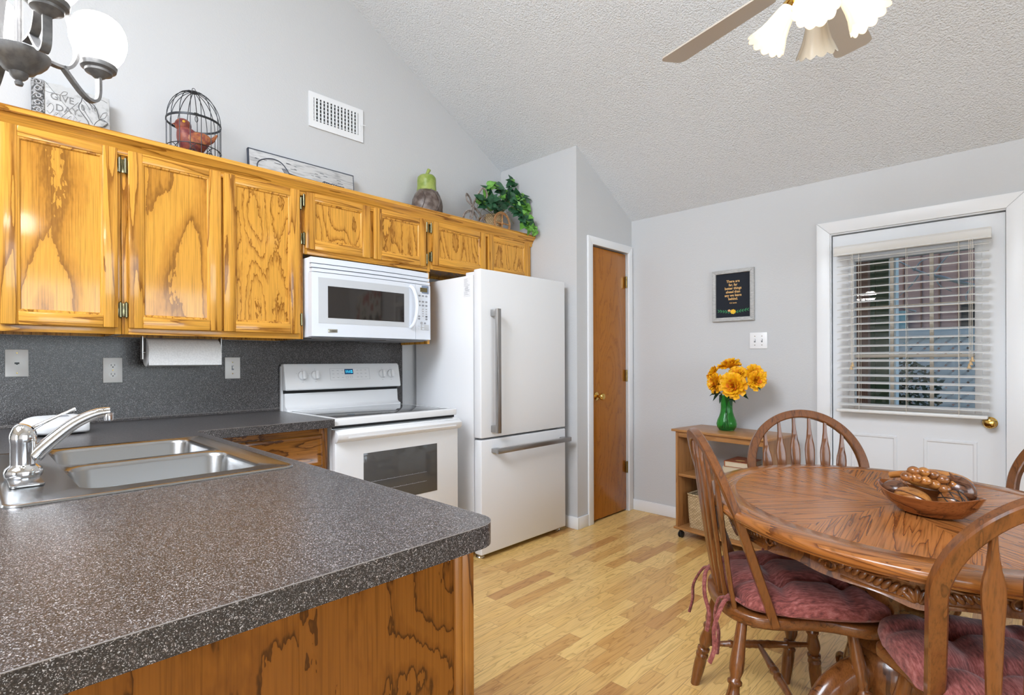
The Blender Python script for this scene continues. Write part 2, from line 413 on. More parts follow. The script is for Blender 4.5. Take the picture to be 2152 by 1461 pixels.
    M['fan_blade'] = mat('beige_fan_blade', (0.56, 0.50, 0.43), 0.35)
    M['fan_lit'] = mat('lit_ribbed_glass', (0.9, 0.8, 0.65), 0.2, emit=(1, 0.82, 0.56), es=FAN_L * 0.16)
    M['fan_bulb'] = mat('lit_bulb', (1, 1, 1), 0.3, emit=(1, 0.90, 0.74), es=FAN_L * 4)
    m = mat('ribbed_glass', (0.80, 0.72, 0.60), 0.15, trans=0.35, alpha=0.92); M['fan_glass'] = m
    M['plate'] = mat('ivory_plate', (0.82, 0.81, 0.79), 0.3)
    M['plate_white'] = mat('white_plate', (0.84, 0.84, 0.85), 0.3)
    M['paper'] = noisy('paper_towel', (0.74, 0.74, 0.74), (0.66, 0.66, 0.66), 160, 0.9, bump=0.4, bscale=190)
    M['blind'] = mat('white_blind_slat', (0.72, 0.715, 0.70), 0.38)
    M['blind_trim'] = mat('cream_cord', (0.70, 0.64, 0.55), 0.6)
    M['tassel'] = mat('tan_tassel', (0.55, 0.38, 0.2), 0.5)
    M['muntin'] = mat('putty_muntin', (0.55, 0.49, 0.41), 0.5)
    # clear pane: mostly see-through with a faint mirror
    m = bpy.data.materials.new('window_glass'); m.use_nodes = True; t = m.node_tree; t.nodes.clear()
    o = t.nodes.new('ShaderNodeOutputMaterial'); mx = t.nodes.new('ShaderNodeMixShader'); tr = t.nodes.new('ShaderNodeBsdfTransparent'); gl_ = t.nodes.new('ShaderNodeBsdfGlossy')
    gl_.inputs['Roughness'].default_value = 0.02; fz = t.nodes.new('ShaderNodeFresnel'); fz.inputs[0].default_value = 1.5
    t.links.new(fz.outputs[0], mx.inputs[0]); t.links.new(tr.outputs[0], mx.inputs[1]); t.links.new(gl_.outputs[0], mx.inputs[2]); t.links.new(mx.outputs[0], o.inputs[0]); M['pane'] = m
    m = mat('dusty_rose_chenille', (0.3, 0.08, 0.07), 0.8, sheen=0.2); k = N(m)
    f = k.noise(k.vmath('MULTIPLY', k.obj(), (40.0, 230.0, 60.0)), 1.0, 3, 0.65); f2 = k.noise(k.obj(), 14, 3, 0.6)
    fm = k.math('ADD', k.math('MULTIPLY', f, 0.7), k.math('MULTIPLY', f2, 0.3))
    k.l(k.ramp(fm, [(0.36, (0.09, 0.018, 0.014)), (0.5, (0.23, 0.054, 0.044)), (0.66, (0.38, 0.135, 0.118))]), k.b.inputs['Base Color']); k.bump(f, 0.35, 0.003); M['cushion'] = m
    m = mat('seagrass_weave', (0.6, 0.45, 0.25), 0.8); k = N(m)
    sp = k.n('SeparateXYZ'); k.l(k.obj(), sp.inputs[0])
    cb = k.n('CombineXYZ'); k.l(k.math('ADD', sp.outputs[0], sp.outputs[1]), cb.inputs[0]); k.l(sp.outputs[2], cb.inputs[1])
    br = k.n('TexBrick'); k.l(cb.outputs[0], br.inputs['Vector'])
    br.inputs['Color1'].default_value = (0.68, 0.52, 0.31, 1); br.inputs['Color2'].default_value = (0.52, 0.37, 0.20, 1); br.inputs['Mortar'].default_value = (0.16, 0.095, 0.045, 1)
    br.inputs['Scale'].default_value = 1; br.inputs['Brick Width'].default_value = 0.02; br.inputs['Row Height'].default_value = 0.0095; br.inputs['Mortar Size'].default_value = 0.0014; br.inputs['Mortar Smooth'].default_value = 0.6
    k.l(br.outputs['Color'], k.b.inputs['Base Color']); k.bump(k.math('SUBTRACT', 1.0, br.outputs['Fac']), 0.9, 0.004); M['wicker'] = m
    M['rattan'] = noisy('rattan', (0.50, 0.27, 0.11), (0.34, 0.16, 0.06), 60, 0.45)
    M['rattan_grey'] = noisy('weathered_rattan', (0.34, 0.29, 0.26), (0.18, 0.14, 0.12), 70, 0.5)
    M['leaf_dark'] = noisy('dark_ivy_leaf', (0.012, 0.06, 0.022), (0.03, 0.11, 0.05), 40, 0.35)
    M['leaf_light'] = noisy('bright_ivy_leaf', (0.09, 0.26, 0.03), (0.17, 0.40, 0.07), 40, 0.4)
    M['vine'] = mat('vine_stem', (0.10, 0.10, 0.06), 0.6)
    M['petal'] = noisy('golden_petal', (0.95, 0.55, 0.010), (0.90, 0.40, 0.006), 60, 0.55)
    M['petal_deep'] = noisy('orange_petal', (0.85, 0.30, 0.01), (0.75, 0.17, 0.012), 60, 0.55)
    M['flower_leaf'] = mat('peony_leaf', (0.02, 0.055, 0.03), 0.45)
    m = mat('green_glass', (0.16, 0.66, 0.17), 0.06, trans=0.92, ior=1.3, spec=0.6); M['vase'] = m
    m = noisy('aged_stone', (0.50, 0.50, 0.495), (0.33, 0.33, 0.33), 45, 0.7, lo=0.52, hi=0.72, bump=0.5, bscale=60, detail=5); M['stone'] = m
    m = noisy('dark_scroll_band', (0.06, 0.06, 0.06), (0.32, 0.32, 0.32), 110, 0.6, lo=0.46, hi=0.56, bump=0.9, bscale=110); M['stone_dark'] = m
    M['ink'] = mat('dark_ink', (0.06, 0.06, 0.065), 0.6)
    M['ink_soft'] = mat('soft_grey_ink', (0.22, 0.22, 0.22), 0.6)
    M['ink_blue'] = mat('blue_black_ink', (0.05, 0.06, 0.085), 0.6)
    M['sign_wood'] = noisy('whitewashed_board', (0.55, 0.55, 0.55), (0.36, 0.36, 0.37), 26, 0.7, lo=0.48, hi=0.66, stretch=(1, 0.5, 3.0), detail=6)
    M['gourd_green'] = noisy('green_glaze', (0.20, 0.28, 0.045), (0.30, 0.36, 0.09), 24, 0.35)
    M['gourd_brown'] = noisy('mottled_brown_glaze', (0.075, 0.05, 0.04), (0.19, 0.15, 0.13), 22, 0.4, detail=6)
    M['bird_red'] = noisy('worn_red_paint', (0.17, 0.035, 0.04), (0.30, 0.085, 0.045), 45, 0.5, detail=5)
    M['bird_wing'] = noisy('worn_orange_wing', (0.24, 0.06, 0.04), (0.42, 0.15, 0.05), 60, 0.5, detail=5)
    M['yellow'] = mat('yellow_paint', (0.75, 0.42, 0.03), 0.4)
    M['stump'] = noisy('mossy_stump', (0.30, 0.25, 0.16), (0.16, 0.17, 0.09), 50, 0.8, detail=5)
    M['frame_grey'] = noisy('pale_grey_frame', (0.50, 0.50, 0.49), (0.38, 0.38, 0.38), 60, 0.5, stretch=(1, 1, 6))
    M['slate'] = mat('slate_print', (0.018, 0.021, 0.029), 0.7, spec=0.2)
    M['gold_text'] = mat('gold_print', (0.72, 0.44, 0.16), 0.5)
    M['print_green'] = mat('green_print', (0.035, 0.22, 0.09), 0.6)
    M['print_yellow'] = mat('yellow_print', (0.85, 0.52, 0.03), 0.6)
    M['print_peach'] = mat('peach_print', (0.75, 0.42, 0.18), 0.6)
    M['lcd'] = mat('lit_display', (0.0, 0.02, 0.05), 0.3, emit=(0.0, 0.03, 0.09), es=0.6)
    M['lcd_text'] = mat('lit_digits', (0.1, 0.5, 0.9), 0.3, emit=(0.05, 0.55, 1.0), es=1.6)
    M['micro_lcd'] = mat('dim_display', (0.11, 0.085, 0.03), 0.3)
    M['micro_bezel'] = mat('blue_grey_bezel', (0.20, 0.25, 0.34), 0.35)
    M['grey_print'] = mat('grey_print', (0.30, 0.31, 0.34), 0.5)
    M['light_print'] = mat('pale_grey_print', (0.46, 0.46, 0.48), 0.5)
    M['badge'] = mat('badge_metal', (0.42, 0.40, 0.33), 0.3, metal=0.8)
    M['book_red'] = noisy('red_book_cover', (0.26, 0.045, 0.025), (0.36, 0.12, 0.04), 60, 0.5)
    M['book_page'] = mat('book_pages', (0.60, 0.50, 0.36), 0.8)
    M['caster'] = mat('caster_black', (0.012, 0.012, 0.012), 0.45)
    M['siding'] = mat('mauve_siding', (0.24, 0.155, 0.15), 0.75)
    M['siding_green'] = mat('dark_green_boards', (0.018, 0.045, 0.022), 0.7)
    M['lattice'] = mat('white_lattice', (0.62, 0.68, 0.75), 0.7)
    M['teal'] = mat('teal_shutter', (0.10, 0.22, 0.27), 0.6)
    M['roof'] = mat('blue_grey_roof', (0.20, 0.30, 0.38), 0.8)
    M['bark'] = mat('pale_bark', (0.42, 0.44, 0.46), 0.8)
    M['post_brown'] = mat('brown_post', (0.13, 0.06, 0.045), 0.7)
    M['bush'] = mat('shrub_leaf', (0.02, 0.05, 0.02), 0.5)
    M['ground'] = noisy('winter_lawn', (0.12, 0.13, 0.07), (0.07, 0.09, 0.04), 9, 0.9)
    m = mat('floral_cotton', (0.6, 0.58, 0.5), 0.85); k = N(m)
    vo = k.n('TexVoronoi', i_Scale=7.0); k.l(k.vmath('MULTIPLY', k.obj(), (1, 0.0, 1)), vo.inputs['Vector'])
    vo2 = k.n('TexVoronoi', i_Scale=13.0); k.l(k.vmath('MULTIPLY', k.vmath('ADD', k.obj(), (3.1, 0, 1.7)), (1, 0.0, 1)), vo2.inputs['Vector'])
    c = k.mix(k.ramp(vo2.outputs['Distance'], [(0.28, (1, 1, 1)), (0.33, (0, 0, 0))]), (0.62, 0.60, 0.54), (0.08, 0.13, 0.06))
    c = k.mix(k.ramp(vo.outputs['Distance'], [(0.36, (1, 1, 1)), (0.42, (0, 0, 0))]), c, (0.42, 0.05, 0.04))
    k.l(c, k.b.inputs['Base Color']); M['floral'] = m
make_materials()
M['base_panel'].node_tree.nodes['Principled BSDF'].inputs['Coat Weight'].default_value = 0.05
for n_ in ('oak_v', 'oak_h', 'oak_stile', 'oak_panel_busy', 'oak_panel_calm', 'table_top', 'birch', 'base_panel'): M[n_].node_tree.nodes['Principled BSDF'].inputs['Specular IOR Level'].default_value = 0.3

# ------------------------------------------------------------------ room shell
XL, XR, YB, YF = 0.05, 5.42, 3.74, -3.20
ceil_z = lambda y: 2.305 + 0.556 * (3.74 - y) if y >= 0.27 else 2.305 + 0.556 * (y + 3.20)
def panel_wall(name, mats, fixed, a0, a1, b0, b1, axis, holes):
    """solid wall between fixed[0..1] along `axis`, spanning a (horizontal) and b (height), with rectangular openings"""
    As = sorted({a0, a1, *[h[0] for h in holes], *[h[1] for h in holes]}); Bs = sorted({b0, b1, *[h[2] for h in holes], *[h[3] for h in holes]})
    mb = MB()
    for i in range(len(As) - 1):
        for j in range(len(Bs) - 1):
            ca, cb = (As[i] + As[i + 1]) / 2, (Bs[j] + Bs[j + 1]) / 2
            if any(h[0] < ca < h[1] and h[2] < cb < h[3] for h in holes): continue
            if axis == 'y': mb.box(As[i], As[i + 1], fixed[0], fixed[1], Bs[j], Bs[j + 1])
            else: mb.box(fixed[0], fixed[1], As[i], As[i + 1], Bs[j], Bs[j + 1])
    return struct(mb.build(name, mats, weld=True))
struct(MB().box(XL - 0.12, XR + 0.12, YF - 0.12, YB + 0.12, -0.12, 0.0).build('floor', M['floor']))
gable = [(YF - 0.12, -0.0), (YB + 0.12, 0.0), (YB + 0.12, ceil_z(YB) + 0.1), (0.27, ceil_z(0.27) + 0.12), (YF - 0.12, ceil_z(YF) + 0.1)]
LWH = (-2.8, -0.9, 0.5, 2.2)  # invented opening for the left fill light
mbl = MB()
def gable_wall(mb, x0, x1, hole):
    ys = [YF - 0.12, hole[0], hole[1], YB + 0.12]
    for ya, yb in ((ys[0], ys[1]), (ys[2], ys[3])):
        yy = [ya] + ([0.27] if ya < 0.27 < yb else []) + [yb]
        mb.prism([(ya, 0), (yb, 0)] + [(y, ceil_z(min(max(y, YF), YB)) + 0.1) for y in reversed(yy)], x0, x1, 'yz')
    mb.box(x0, x1, hole[0], hole[1], 0, hole[2])
    yy = [hole[0]] + ([0.27] if hole[0] < 0.27 < hole[1] else []) + [hole[1]]
    mb.prism([(hole[0], hole[3]), (hole[1], hole[3])] + [(y, ceil_z(y) + 0.1) for y in reversed(yy)], x0, x1, 'yz')
gable_wall(mbl, XL - 0.12, XL, LWH); struct(mbl.build('wall_left', M['wall'], weld=True))
mbr = MB()
SWH = (-0.5, 2.4, 0.75, 2.15)  # invented opening for the right fill light
gable_wall(mbr, XR, XR + 0.12, SWH)
struct(mbr.build('wall_right', M['wall']))
DOOR_HOLE = (2.197, 3.022, 0.0, 1.966); WIN_HOLE = (3.62, 4.72, 0.98, 2.02)
panel_wall('wall_back', M['wall'], (YB, YB + 0.12), XL, XR, 0.0, 2.42, 'y', [DOOR_HOLE, WIN_HOLE])
FILL_FRONT = (2.85, 5.05, 0.35, 2.15)  # invented opening for the front fill light
panel_wall('wall_front', M['wall'], (YF - 0.12, YF), XL, XR, 0.0, 2.42, 'y', [FILL_FRONT])
FILL_ROOF = (1.3, 3.1, -2.2, -0.8)   # invented skylight opening for the top fill light: x0, x1, y0, y1 on the front slope
cm = MB()
def slab(mb, x0, x1, ya, yb): mb.prism([(ya, ceil_s(ya)), (yb, ceil_s(yb)), (yb, ceil_s(yb) + 0.14), (ya, ceil_s(ya) + 0.14)], x0, x1, 'yz')
ceil_s = lambda y: 2.305 + 0.556 * (y + 3.20)
slab(cm, XL - 0.12, XR + 0.12, YF - 0.12, FILL_ROOF[2]); slab(cm, XL - 0.12, FILL_ROOF[0], FILL_ROOF[2], FILL_ROOF[3]); slab(cm, FILL_ROOF[1], XR + 0.12, FILL_ROOF[2], FILL_ROOF[3]); slab(cm, XL - 0.12, XR + 0.12, FILL_ROOF[3], 0.27)
cm.prism([(YB + 0.12, 2.305 - 0.0667), (0.27, ceil_z(0.27)), (0.27, ceil_z(0.27) + 0.14), (YB + 0.12, 2.305 - 0.0667 + 0.14)], XL - 0.12, XR + 0.12, 'yz')
struct(cm.build('ceiling', M['ceiling'], weld=True))
# pantry closet that juts out in the corner
PX, PY = 0.805, 3.016
pm = MB()
pm.prism([(XL, 0), (PX, 0), (PX, 2.8), (XL, 2.8)], PY, PY + 0.1, 'xz')
pd = (3.195, 3.672, 2.04)
pm.box(PX - 0.1, PX, PY + 0.1, pd[0], 0, 2.75); pm.box(PX - 0.1, PX, pd[1], YB, 0, 2.75); pm.box(PX - 0.1, PX, pd[0], pd[1], pd[2], 2.75)
for i, v in enumerate(pm.V):
    if v.z > 2.5: v.z = ceil_z(v.y) + 0.03
struct(pm.build('wall_pantry', M['wall']))
# baseboards
def bb(name, x0, x1, y0, y1):
    struct(MB().box(x0, x1, y0, y1, 0, 0.085, 0.004).build(name, M['trim']))
bb('baseboard_pantry_side', XL + 0.002, PX + 0.013, PY - 0.013, PY - 0.0005); bb('baseboard_pantry', PX + 0.0005, PX + 0.013, PY - 0.0005, 3.132)
bb('baseboard_back', PX + 0.001, 2.122, YB - 0.013, YB - 0.0005); bb('baseboard_back_right', 3.11, XR - 0.014, YB - 0.013, YB - 0.0005)
bb('baseboard_right', XR - 0.013, XR - 0.0005, YF + 0.014, YB - 0.001)

def casing(name, plane, a0, a1, ztop, wd, depth, at, sign):
    """three-sided door trim; inner edges a0..a1, ztop; stands proud of the wall plane `at`"""
    mb = MB()
    d0, d1 = at + sign * 0.0005, at + sign * depth
    def pr(poly): mb.prism(poly, min(d0, d1), max(d0, d1), 'xz' if plane == 'y' else 'yz', 0.004, 2)
    pr([(a0 - wd, 0), (a0, 0), (a0, ztop), (a0 - wd, ztop + wd)])
    pr([(a1, 0), (a1 + wd, 0), (a1 + wd, ztop + wd), (a1, ztop)])
    pr([(a0, ztop), (a1, ztop), (a1 + wd, ztop + wd), (a0 - wd, ztop + wd)])
    return struct(mb.build(name, M['trim']))
casing('trim_1', 'x', 3.192, 3.673, 2.038, 0.058, 0.016, PX, 1)
casing('trim_2', 'y', 2.212, 3.008, 1.964, 0.074, 0.018, YB, -1)
# jambs
jm = MB(); jm.box(2.198, 2.2125, YB - 0.004, YB + 0.118, 0, 1.965); jm.box(3.0075, 3.0215, YB - 0.004, YB + 0.118, 0, 1.965); jm.box(2.212, 3.008, YB - 0.004, YB + 0.118, 1.958, 1.965)
jm.box(2.2125, 2.2165, YB - 0.004, YB + 0.008, 0, 1.957, 0); struct(jm.build('trim_3', M['trim']))

# pantry door: flat birch slab, brass knob and hinges
d1 = thing('door_1', 'narrow amber birch flush pantry door with round brass knob', 'door', (PX - 0.03, 3.434, 0.012)); d1['kind'] = 'structure'; del d1['label']; del d1['category']
MB().box(-0.018, 0.018, 3.2 - 3.434, 3.667 - 3.434, 0, 2.018, 0.002).build('slab', M['birch'], d1)
def knob_mb(x=0.0, s=1.0):
    mb = MB(); T = Matrix.Rotation(R(90), 4, 'Y')
    mb.lathe([(0.0, 0.0), (0.031, 0.0), (0.031, 0.004), (0.024, 0.008), (0.011, 0.011), (0.010, 0.030), (0.017, 0.036), (0.026, 0.047), (0.027, 0.056), (0.021, 0.066), (0.008, 0.069), (0.0, 0.069)], n=28, M=T)
    return mb
k = knob_mb().build('knob', M['brass'], d1); k.location = (0.0185, 3.262 - 3.434, 0.915)
for z in (1.80, 1.06, 0.335):
    h = MB(); h.lathe([(0.0, -0.045), (0.006, -0.045), (0.006, 0.045), (0.0, 0.045)], n=10); h.box(-0.003, 0.0015, -0.018, 0.018, -0.042, 0.042)
    h.build('hinge', M['old_brass'], d1, loc=(0.0265, 3.667 - 3.434 + 0.002, z))

# exterior half-glass door
d2 = thing('door_2', '', 'door', (2.61, YB + 0.045, 0.01)); d2['kind'] = 'structure'; del d2['label']; del d2['category']
T = W(d2)
GX0, GX1, GZ0, GZ1 = 2.335, 2.885, 0.925, 1.782
dm = MB(); y0, y1 = YB + 0.022, YB + 0.066
dm.box(2.2185, GX0, y0, y1, 0.012, 1.953, M=T); dm.box(GX1, 3.0055, y0, y1, 0.012, 1.953, M=T); dm.box(GX0, GX1, y0, y1, GZ1, 1.953, M=T); dm.box(GX0, GX1, y0, y1, 0.012, GZ0, M=T)
dm.build('slab', M['door_white'], d2, weld=True)
for px0, px1 in ((2.315, 2.545), (2.665, 2.895)):
    f = MB(); yb = YB + 0.022; pz0, pz1 = 0.20, 0.748
    # routed frame and raised field
    o_ = [(px0, pz0), (px1, pz0), (px1, pz1), (px0, pz1)]
    def ring(ins, d): return [(px0 + ins, yb - d, pz0 + ins), (px1 - ins, yb - d, pz0 + ins), (px1 - ins, yb - d, pz1 - ins), (px0 + ins, yb - d, pz1 - ins)]
    rings = [ring(0, 0.0), ring(0.004, 0.006), ring(0.014, 0.006), ring(0.020, 0.0008), ring(0.028, 0.0008), ring(0.062, 0.007)]
    V = [v for r_ in rings for v in r_]; F = [(4 * i + k_, 4 * i + (k_ + 1) % 4, 4 * i + 4 + (k_ + 1) % 4, 4 * i + 4 + k_) for i in range(len(rings) - 1) for k_ in range(4)]
    F.append((20, 21, 22, 23)); f.add(V, F, T); f.build('raised_panel', M['door_white'], d2, ang=20)
fr = MB()
for a in ((GX0 - 0.03, GX0, GZ0 - 0.03, GZ1 + 0.03), (GX1, GX1 + 0.03, GZ0 - 0.03, GZ1 + 0.03), (GX0, GX1, GZ1, GZ1 + 0.03), (GX0, GX1, GZ0 - 0.03, GZ0)):
    fr.box(a[0], a[1], YB + 0.012, YB + 0.024, a[2], a[3], 0.003, M=T)
fr.build('window_frame', M['door_white'], d2)
MB().box(GX0, GX1, YB + 0.040, YB + 0.044, GZ0, GZ1, M=T).build('pane', M['pane'], d2)
mu = MB()
for i in (1, 2):
    x = GX0 + (GX1 - GX0) * i / 3; z = GZ0 + (GZ1 - GZ0) * i / 3
    mu.box(x - 0.009, x + 0.009, YB + 0.034, YB + 0.050, GZ0, GZ1, M=T); mu.box(GX0, GX1, YB + 0.0335, YB + 0.0505, z - 0.009, z + 0.009, M=T)
mu.build('muntins', M['muntin'], d2)
k = knob_mb().build('knob', M['brass'], d2); k.location = (2.945 - 2.61, YB + 0.0215 - d2.location.y, 0.845); k.rotation_euler = (0, 0, R(-90))

# window_1: beside the outside door, seen only as a reflection
w1 = thing('window_1', '', 'window', (4.17, YB, 0.98)); w1['kind'] = 'structure'; del w1['label']; del w1['category']
wf = MB(); T = W(w1); a0, a1, b0, b1 = WIN_HOLE
for q in ((a0, a0 + 0.05, b0, b1), (a1 - 0.05, a1, b0, b1), (a0, a1, b0, b0 + 0.05), (a0, a1, b1 - 0.05, b1), (a0, a1, 1.48, 1.52)): wf.box(q[0], q[1], YB + 0.03, YB + 0.08, q[2], q[3], M=T)
wf.build('window_frame', M['trim'], w1); MB().box(a0 + 0.05, a1 - 0.05, YB + 0.05, YB + 0.054, b0 + 0.05, b1 - 0.05, M=T).build('pane', M['pane'], w1)
# invented windows behind and beside the camera, added with the fill lights
for nm, rect, ax in (('fill_window_front', FILL_FRONT, 'y'), ('fill_window_right', SWH, 'x'), ('fill_window_left', LWH, 'l')):
    a0, a1, b0, b1 = rect; wt = thing(nm, '', 'window', ((a0 + a1) / 2, YF, b0) if ax == 'y' else (XR if ax == 'x' else XL, (a0 + a1) / 2, b0)); wt['kind'] = 'structure'; del wt['label']; del wt['category']
    T = W(wt); wf = MB(); pn = MB()
    rects = [(a0, a0 + 0.05, b0, b1), (a1 - 0.05, a1, b0, b1), (a0, a1, b0, b0 + 0.05), (a0, a1, b1 - 0.05, b1), ((a0 + a1) / 2 - 0.03, (a0 + a1) / 2 + 0.03, b0, b1)]
    for q in rects:
        if ax == 'y': wf.box(q[0], q[1], YF - 0.04, YF - 0.002, q[2], q[3], M=T)
        else: wf.box((XR if ax == 'x' else XL - 0.042) + 0.002, (XR if ax == 'x' else XL - 0.042) + 0.04, q[0], q[1], q[2], q[3], M=T)
    if ax == 'y': pn.box(a0 + 0.05, a1 - 0.05, YF - 0.022, YF - 0.018, b0 + 0.05, b1 - 0.05, M=T)
    else: pn.box((XR if ax == 'x' else XL - 0.04) + 0.018, (XR if ax == 'x' else XL - 0.04) + 0.022, a0 + 0.05, a1 - 0.05, b0 + 0.05, b1 - 0.05, M=T)
    wf.build('window_frame', M['trim'], wt); pn.build('pane', M['pane'], wt)
# floral valance over window_1
def val(u, v):
    x = 3.55 + 1.24 * u; z = 2.12 - (0.36 + 0.05 * math.cos(u * 2 * PI * 4)) * v
    return (x - 4.17, -0.05 - 0.018 * math.sin(u * 2 * PI * 17) * (0.4 + 0.6 * v), z - 2.12)
vt = thing('valance', 'gathered floral cotton valance over the window right of the white outside door', 'curtain', (4.17, YB - 0.01, 2.12))
MB().grid(val, 140, 8).build('fabric', M['floral'], vt); MB().tube([(-0.64, -0.05, 0), (0.64, -0.05, 0)], 0.008, 10).build('curtain_rod', M['trim'], vt)

# ------------------------------------------------------------------ blind on the outside door
BY = 3.692
bt = thing('window_blind', 'white two-inch slat blind hanging over the glass of the outside door', 'blind', (2.605, BY, 0.88)); T = W(bt)
bx0, bx1 = 2.252, 2.952
hm = MB(); hm.box(bx0 + 0.004, bx1 - 0.004, BY - 0.02, BY + 0.028, 1.815, 1.862, M=T); hm.build('headrail', M['blind'], bt)
vm = MB(); vp = [(0, 0), (0.012, 0), (0.014, 0.004), (0.010, 0.010), (0.014, 0.020), (0.014, 0.044), (0.009, 0.050), (0.012, 0.056), (0, 0.056)]
vm.prism([(BY - 0.022 - a, 1.812 + b) for a, b in vp], bx0 - 0.006, bx1 + 0.003, 'yz', M=T)
vm.box(bx1 - 0.004, bx1 + 0.003, BY - 0.022, BY + 0.02, 1.814, 1.866, M=T)
vm.build('valance_board', M['blind'], bt)
NS = 21; z_top, z_bot = 1.792, 0.925
slat = MB()
sec = []
for i in range(9):
    t = -1 + 2 * i / 8
    sec.append((0.0245 * t, 0.0022 * (1 - t * t) + 0.0013))
for i in reversed(range(9)):
    t = -1 + 2 * i / 8
    sec.append((0.0245 * t, 0.0022 * (1 - t * t) - 0.0013))
slat.prism([(a, b) for a, b in sec], -(bx1 - bx0) / 2 + 0.006, (bx1 - bx0) / 2 - 0.01, 'yz')
s0 = None
for i in range(NS):
    z = z_top + (z_bot - z_top) * i / (NS - 1)
    if s0 is None: o = s0 = slat.build('slat', M['blind'], bt)
    else: o = s0.copy(); C.objects.link(o); o.parent = bt
    tilt = R(12.5)
    o.location = (0, 0.002, z - 0.88); o.rotation_euler = (tilt, 0, 0)
br_ = MB(); br_.box(bx0 + 0.002, bx1 - 0.012, BY - 0.026, BY + 0.026, 0.878, 0.897, 0.006, M=T); br_.build('bottom_rail', M['blind'], bt)
for x in (2.375, 2.60, 2.825):
    c = MB()
    for dy in (-0.027, 0.027): c.tube([(x, BY + dy, 0.89), (x, BY + dy, 1.815)], 0.0011, 5, M=T)
    c.build('ladder_cord', M['blind_trim'], bt)
for x, zb, n in ((2.338, 1.155, 2), (2.868, 1.165, 3)):
    lc = MB()
    for q in range(n): lc.tube([(x + 0.007 * q, BY - 0.033, 1.815), (x + 0.006 * q, BY - 0.034, zb + 0.018 * q)], 0.0011, 5, M=T)
    pc = lc.build('pull_cord', M['blind_trim'], bt)
    for q in range(n):
        tm = MB(); tm.lathe([(0.0, -0.024), (0.009, -0.024), (0.0085, -0.018), (0.005, -0.010), (0.0045, 0.0), (0.0, 0.002)], (x + 0.0065 * q, BY - 0.035, zb + 0.018 * q), 10, M=T)
        tm.build('tassel', M['tassel'], pc)

# ------------------------------------------------------------------ outside
struct(MB().box(-8, 12, YB + 0.14, 26, -0.55, -0.45).build('ground', M['ground']))
nh = thing('neighbor_house', 'mauve board house with blue-grey gable roof seen through the door glass', 'building', (2.5, 9.4, -0.45)); T = W(nh)
sd = MB()
slope = lambda x: 3.72 - 0.27 * (x - 1.5)
sd.prism([(-4, -0.45), (6.5, -0.45), (6.5, slope(6.5)), (-4, slope(-4))], 9.4, 9.6, 'xz', M=T); sd.build('wall', M['siding'], nh)
gv = MB()
for i in range(52):
    x = -4 + 0.2 * i; gv.box(x - 0.008, x + 0.008, 9.385, 9.402, -0.45, slope(x) - 0.05, M=T)
gv.build('battens', M['post_brown'], nh)
fb = MB(); fb.prism([(-4, slope(-4) - 0.16), (6.5, slope(6.5) - 0.16), (6.5, slope(6.5) + 0.04), (-4, slope(-4) + 0.04)], 9.0, 9.36, 'xz', M=T); fb.build('fascia', M['siding'], nh)
rf = MB(); rf.prism([(-4.2, slope(-4.2) + 0.045), (6.7, slope(6.7) + 0.045), (6.7, slope(6.7) + 0.4), (-4.2, slope(-4.2) + 0.4)], 8.9, 14, 'xz', M=T); rf.build('roof', M['roof'], nh)
def out_at(px, py, Y):
    """point seen at photo pixel (px, py) at distance Y"""
    d = _f + (px - 1076) / 1120.42 * _r - (py - 761.64) / 1120.42 * _u
    return Vector((3.095, 0, 1.19)) + d * (Y / d.y)
a = out_at(1874, 655, 9.35); b = out_at(1905, 700, 9.35)
wm = MB(); wm.box(a.x - 0.3, b.x, 9.32, 9.395, 1.15, a.z, M=T); wn_ = wm.build('window', M['teal'], nh)
lv = MB()
for i in range(9): lv.box(a.x - 0.22, b.x - 0.1, 9.29, 9.318, 1.22 + i * 0.085, 1.275 + i * 0.085, M=T)
lv.build('louvers', M['lattice'], wn_)
a = out_at(2020, 634, 9.35); wm = MB(); wm.box(a.x, a.x + 0.9, 9.33, 9.395, 0.9, a.z, M=T); wm.build('dark_window', M['black'], nh)  # black box for the dark window of the house
lf = thing('lattice_fence', 'white diagonal lattice fence in front of the neighbor house', 'fence', (2.2, 7.0, -0.45)); T = W(lf)
a = out_at(1960, 704, 7.0); top = a.z
lm = MB(); fx0, fx1 = -0.6, 3.6
pitch = 0.115; n = int((fx1 - fx0 + top + 0.45) / pitch) + 2
for i in range(-2, n):
    for s, yy in ((1, 7.0), (-1, 7.012)):
        # strip at 45 degrees clipped to the frame
        c0 = fx0 + i * pitch
        if s > 0: xa, za, xb, zb = c0 - (top + 0.45), -0.45, c0, top
        else: xa, za, xb, zb = c0, -0.45, c0 - (top + 0.45), top
        def clip(x, z, x2, z2):
            if x < fx0: z = z + (fx0 - x) / (x2 - x) * (z2 - z); x = fx0
            if x > fx1: z = z + (fx1 - x) / (x2 - x) * (z2 - z); x = fx1
            return x, z
        if max(xa, xb) <= fx0 or min(xa, xb) >= fx1: continue
        p = clip(xa, za, xb, zb); q = clip(xb, zb, xa, za)
        lm.tube([(p[0], yy, p[1]), (q[0], yy, q[1])], 1.0, section=[(0.004, 0.031), (-0.004, 0.031), (-0.004, -0.031), (0.004, -0.031)], up=(0, 1, 0), M=T)
lm.build('lattice_strips', M['lattice'], lf)
fm = MB(); fm.box(fx0, fx1, 6.975, 7.035, top - 0.02, top + 0.06, M=T); fm.build('top_rail', M['lattice'], lf)
for x in (0.4, 2.0, 3.5): MB().box(x - 0.045, x + 0.045, 7.03, 7.1, -0.45, top + 0.05, M=T).build('post', M['lattice'], lf)
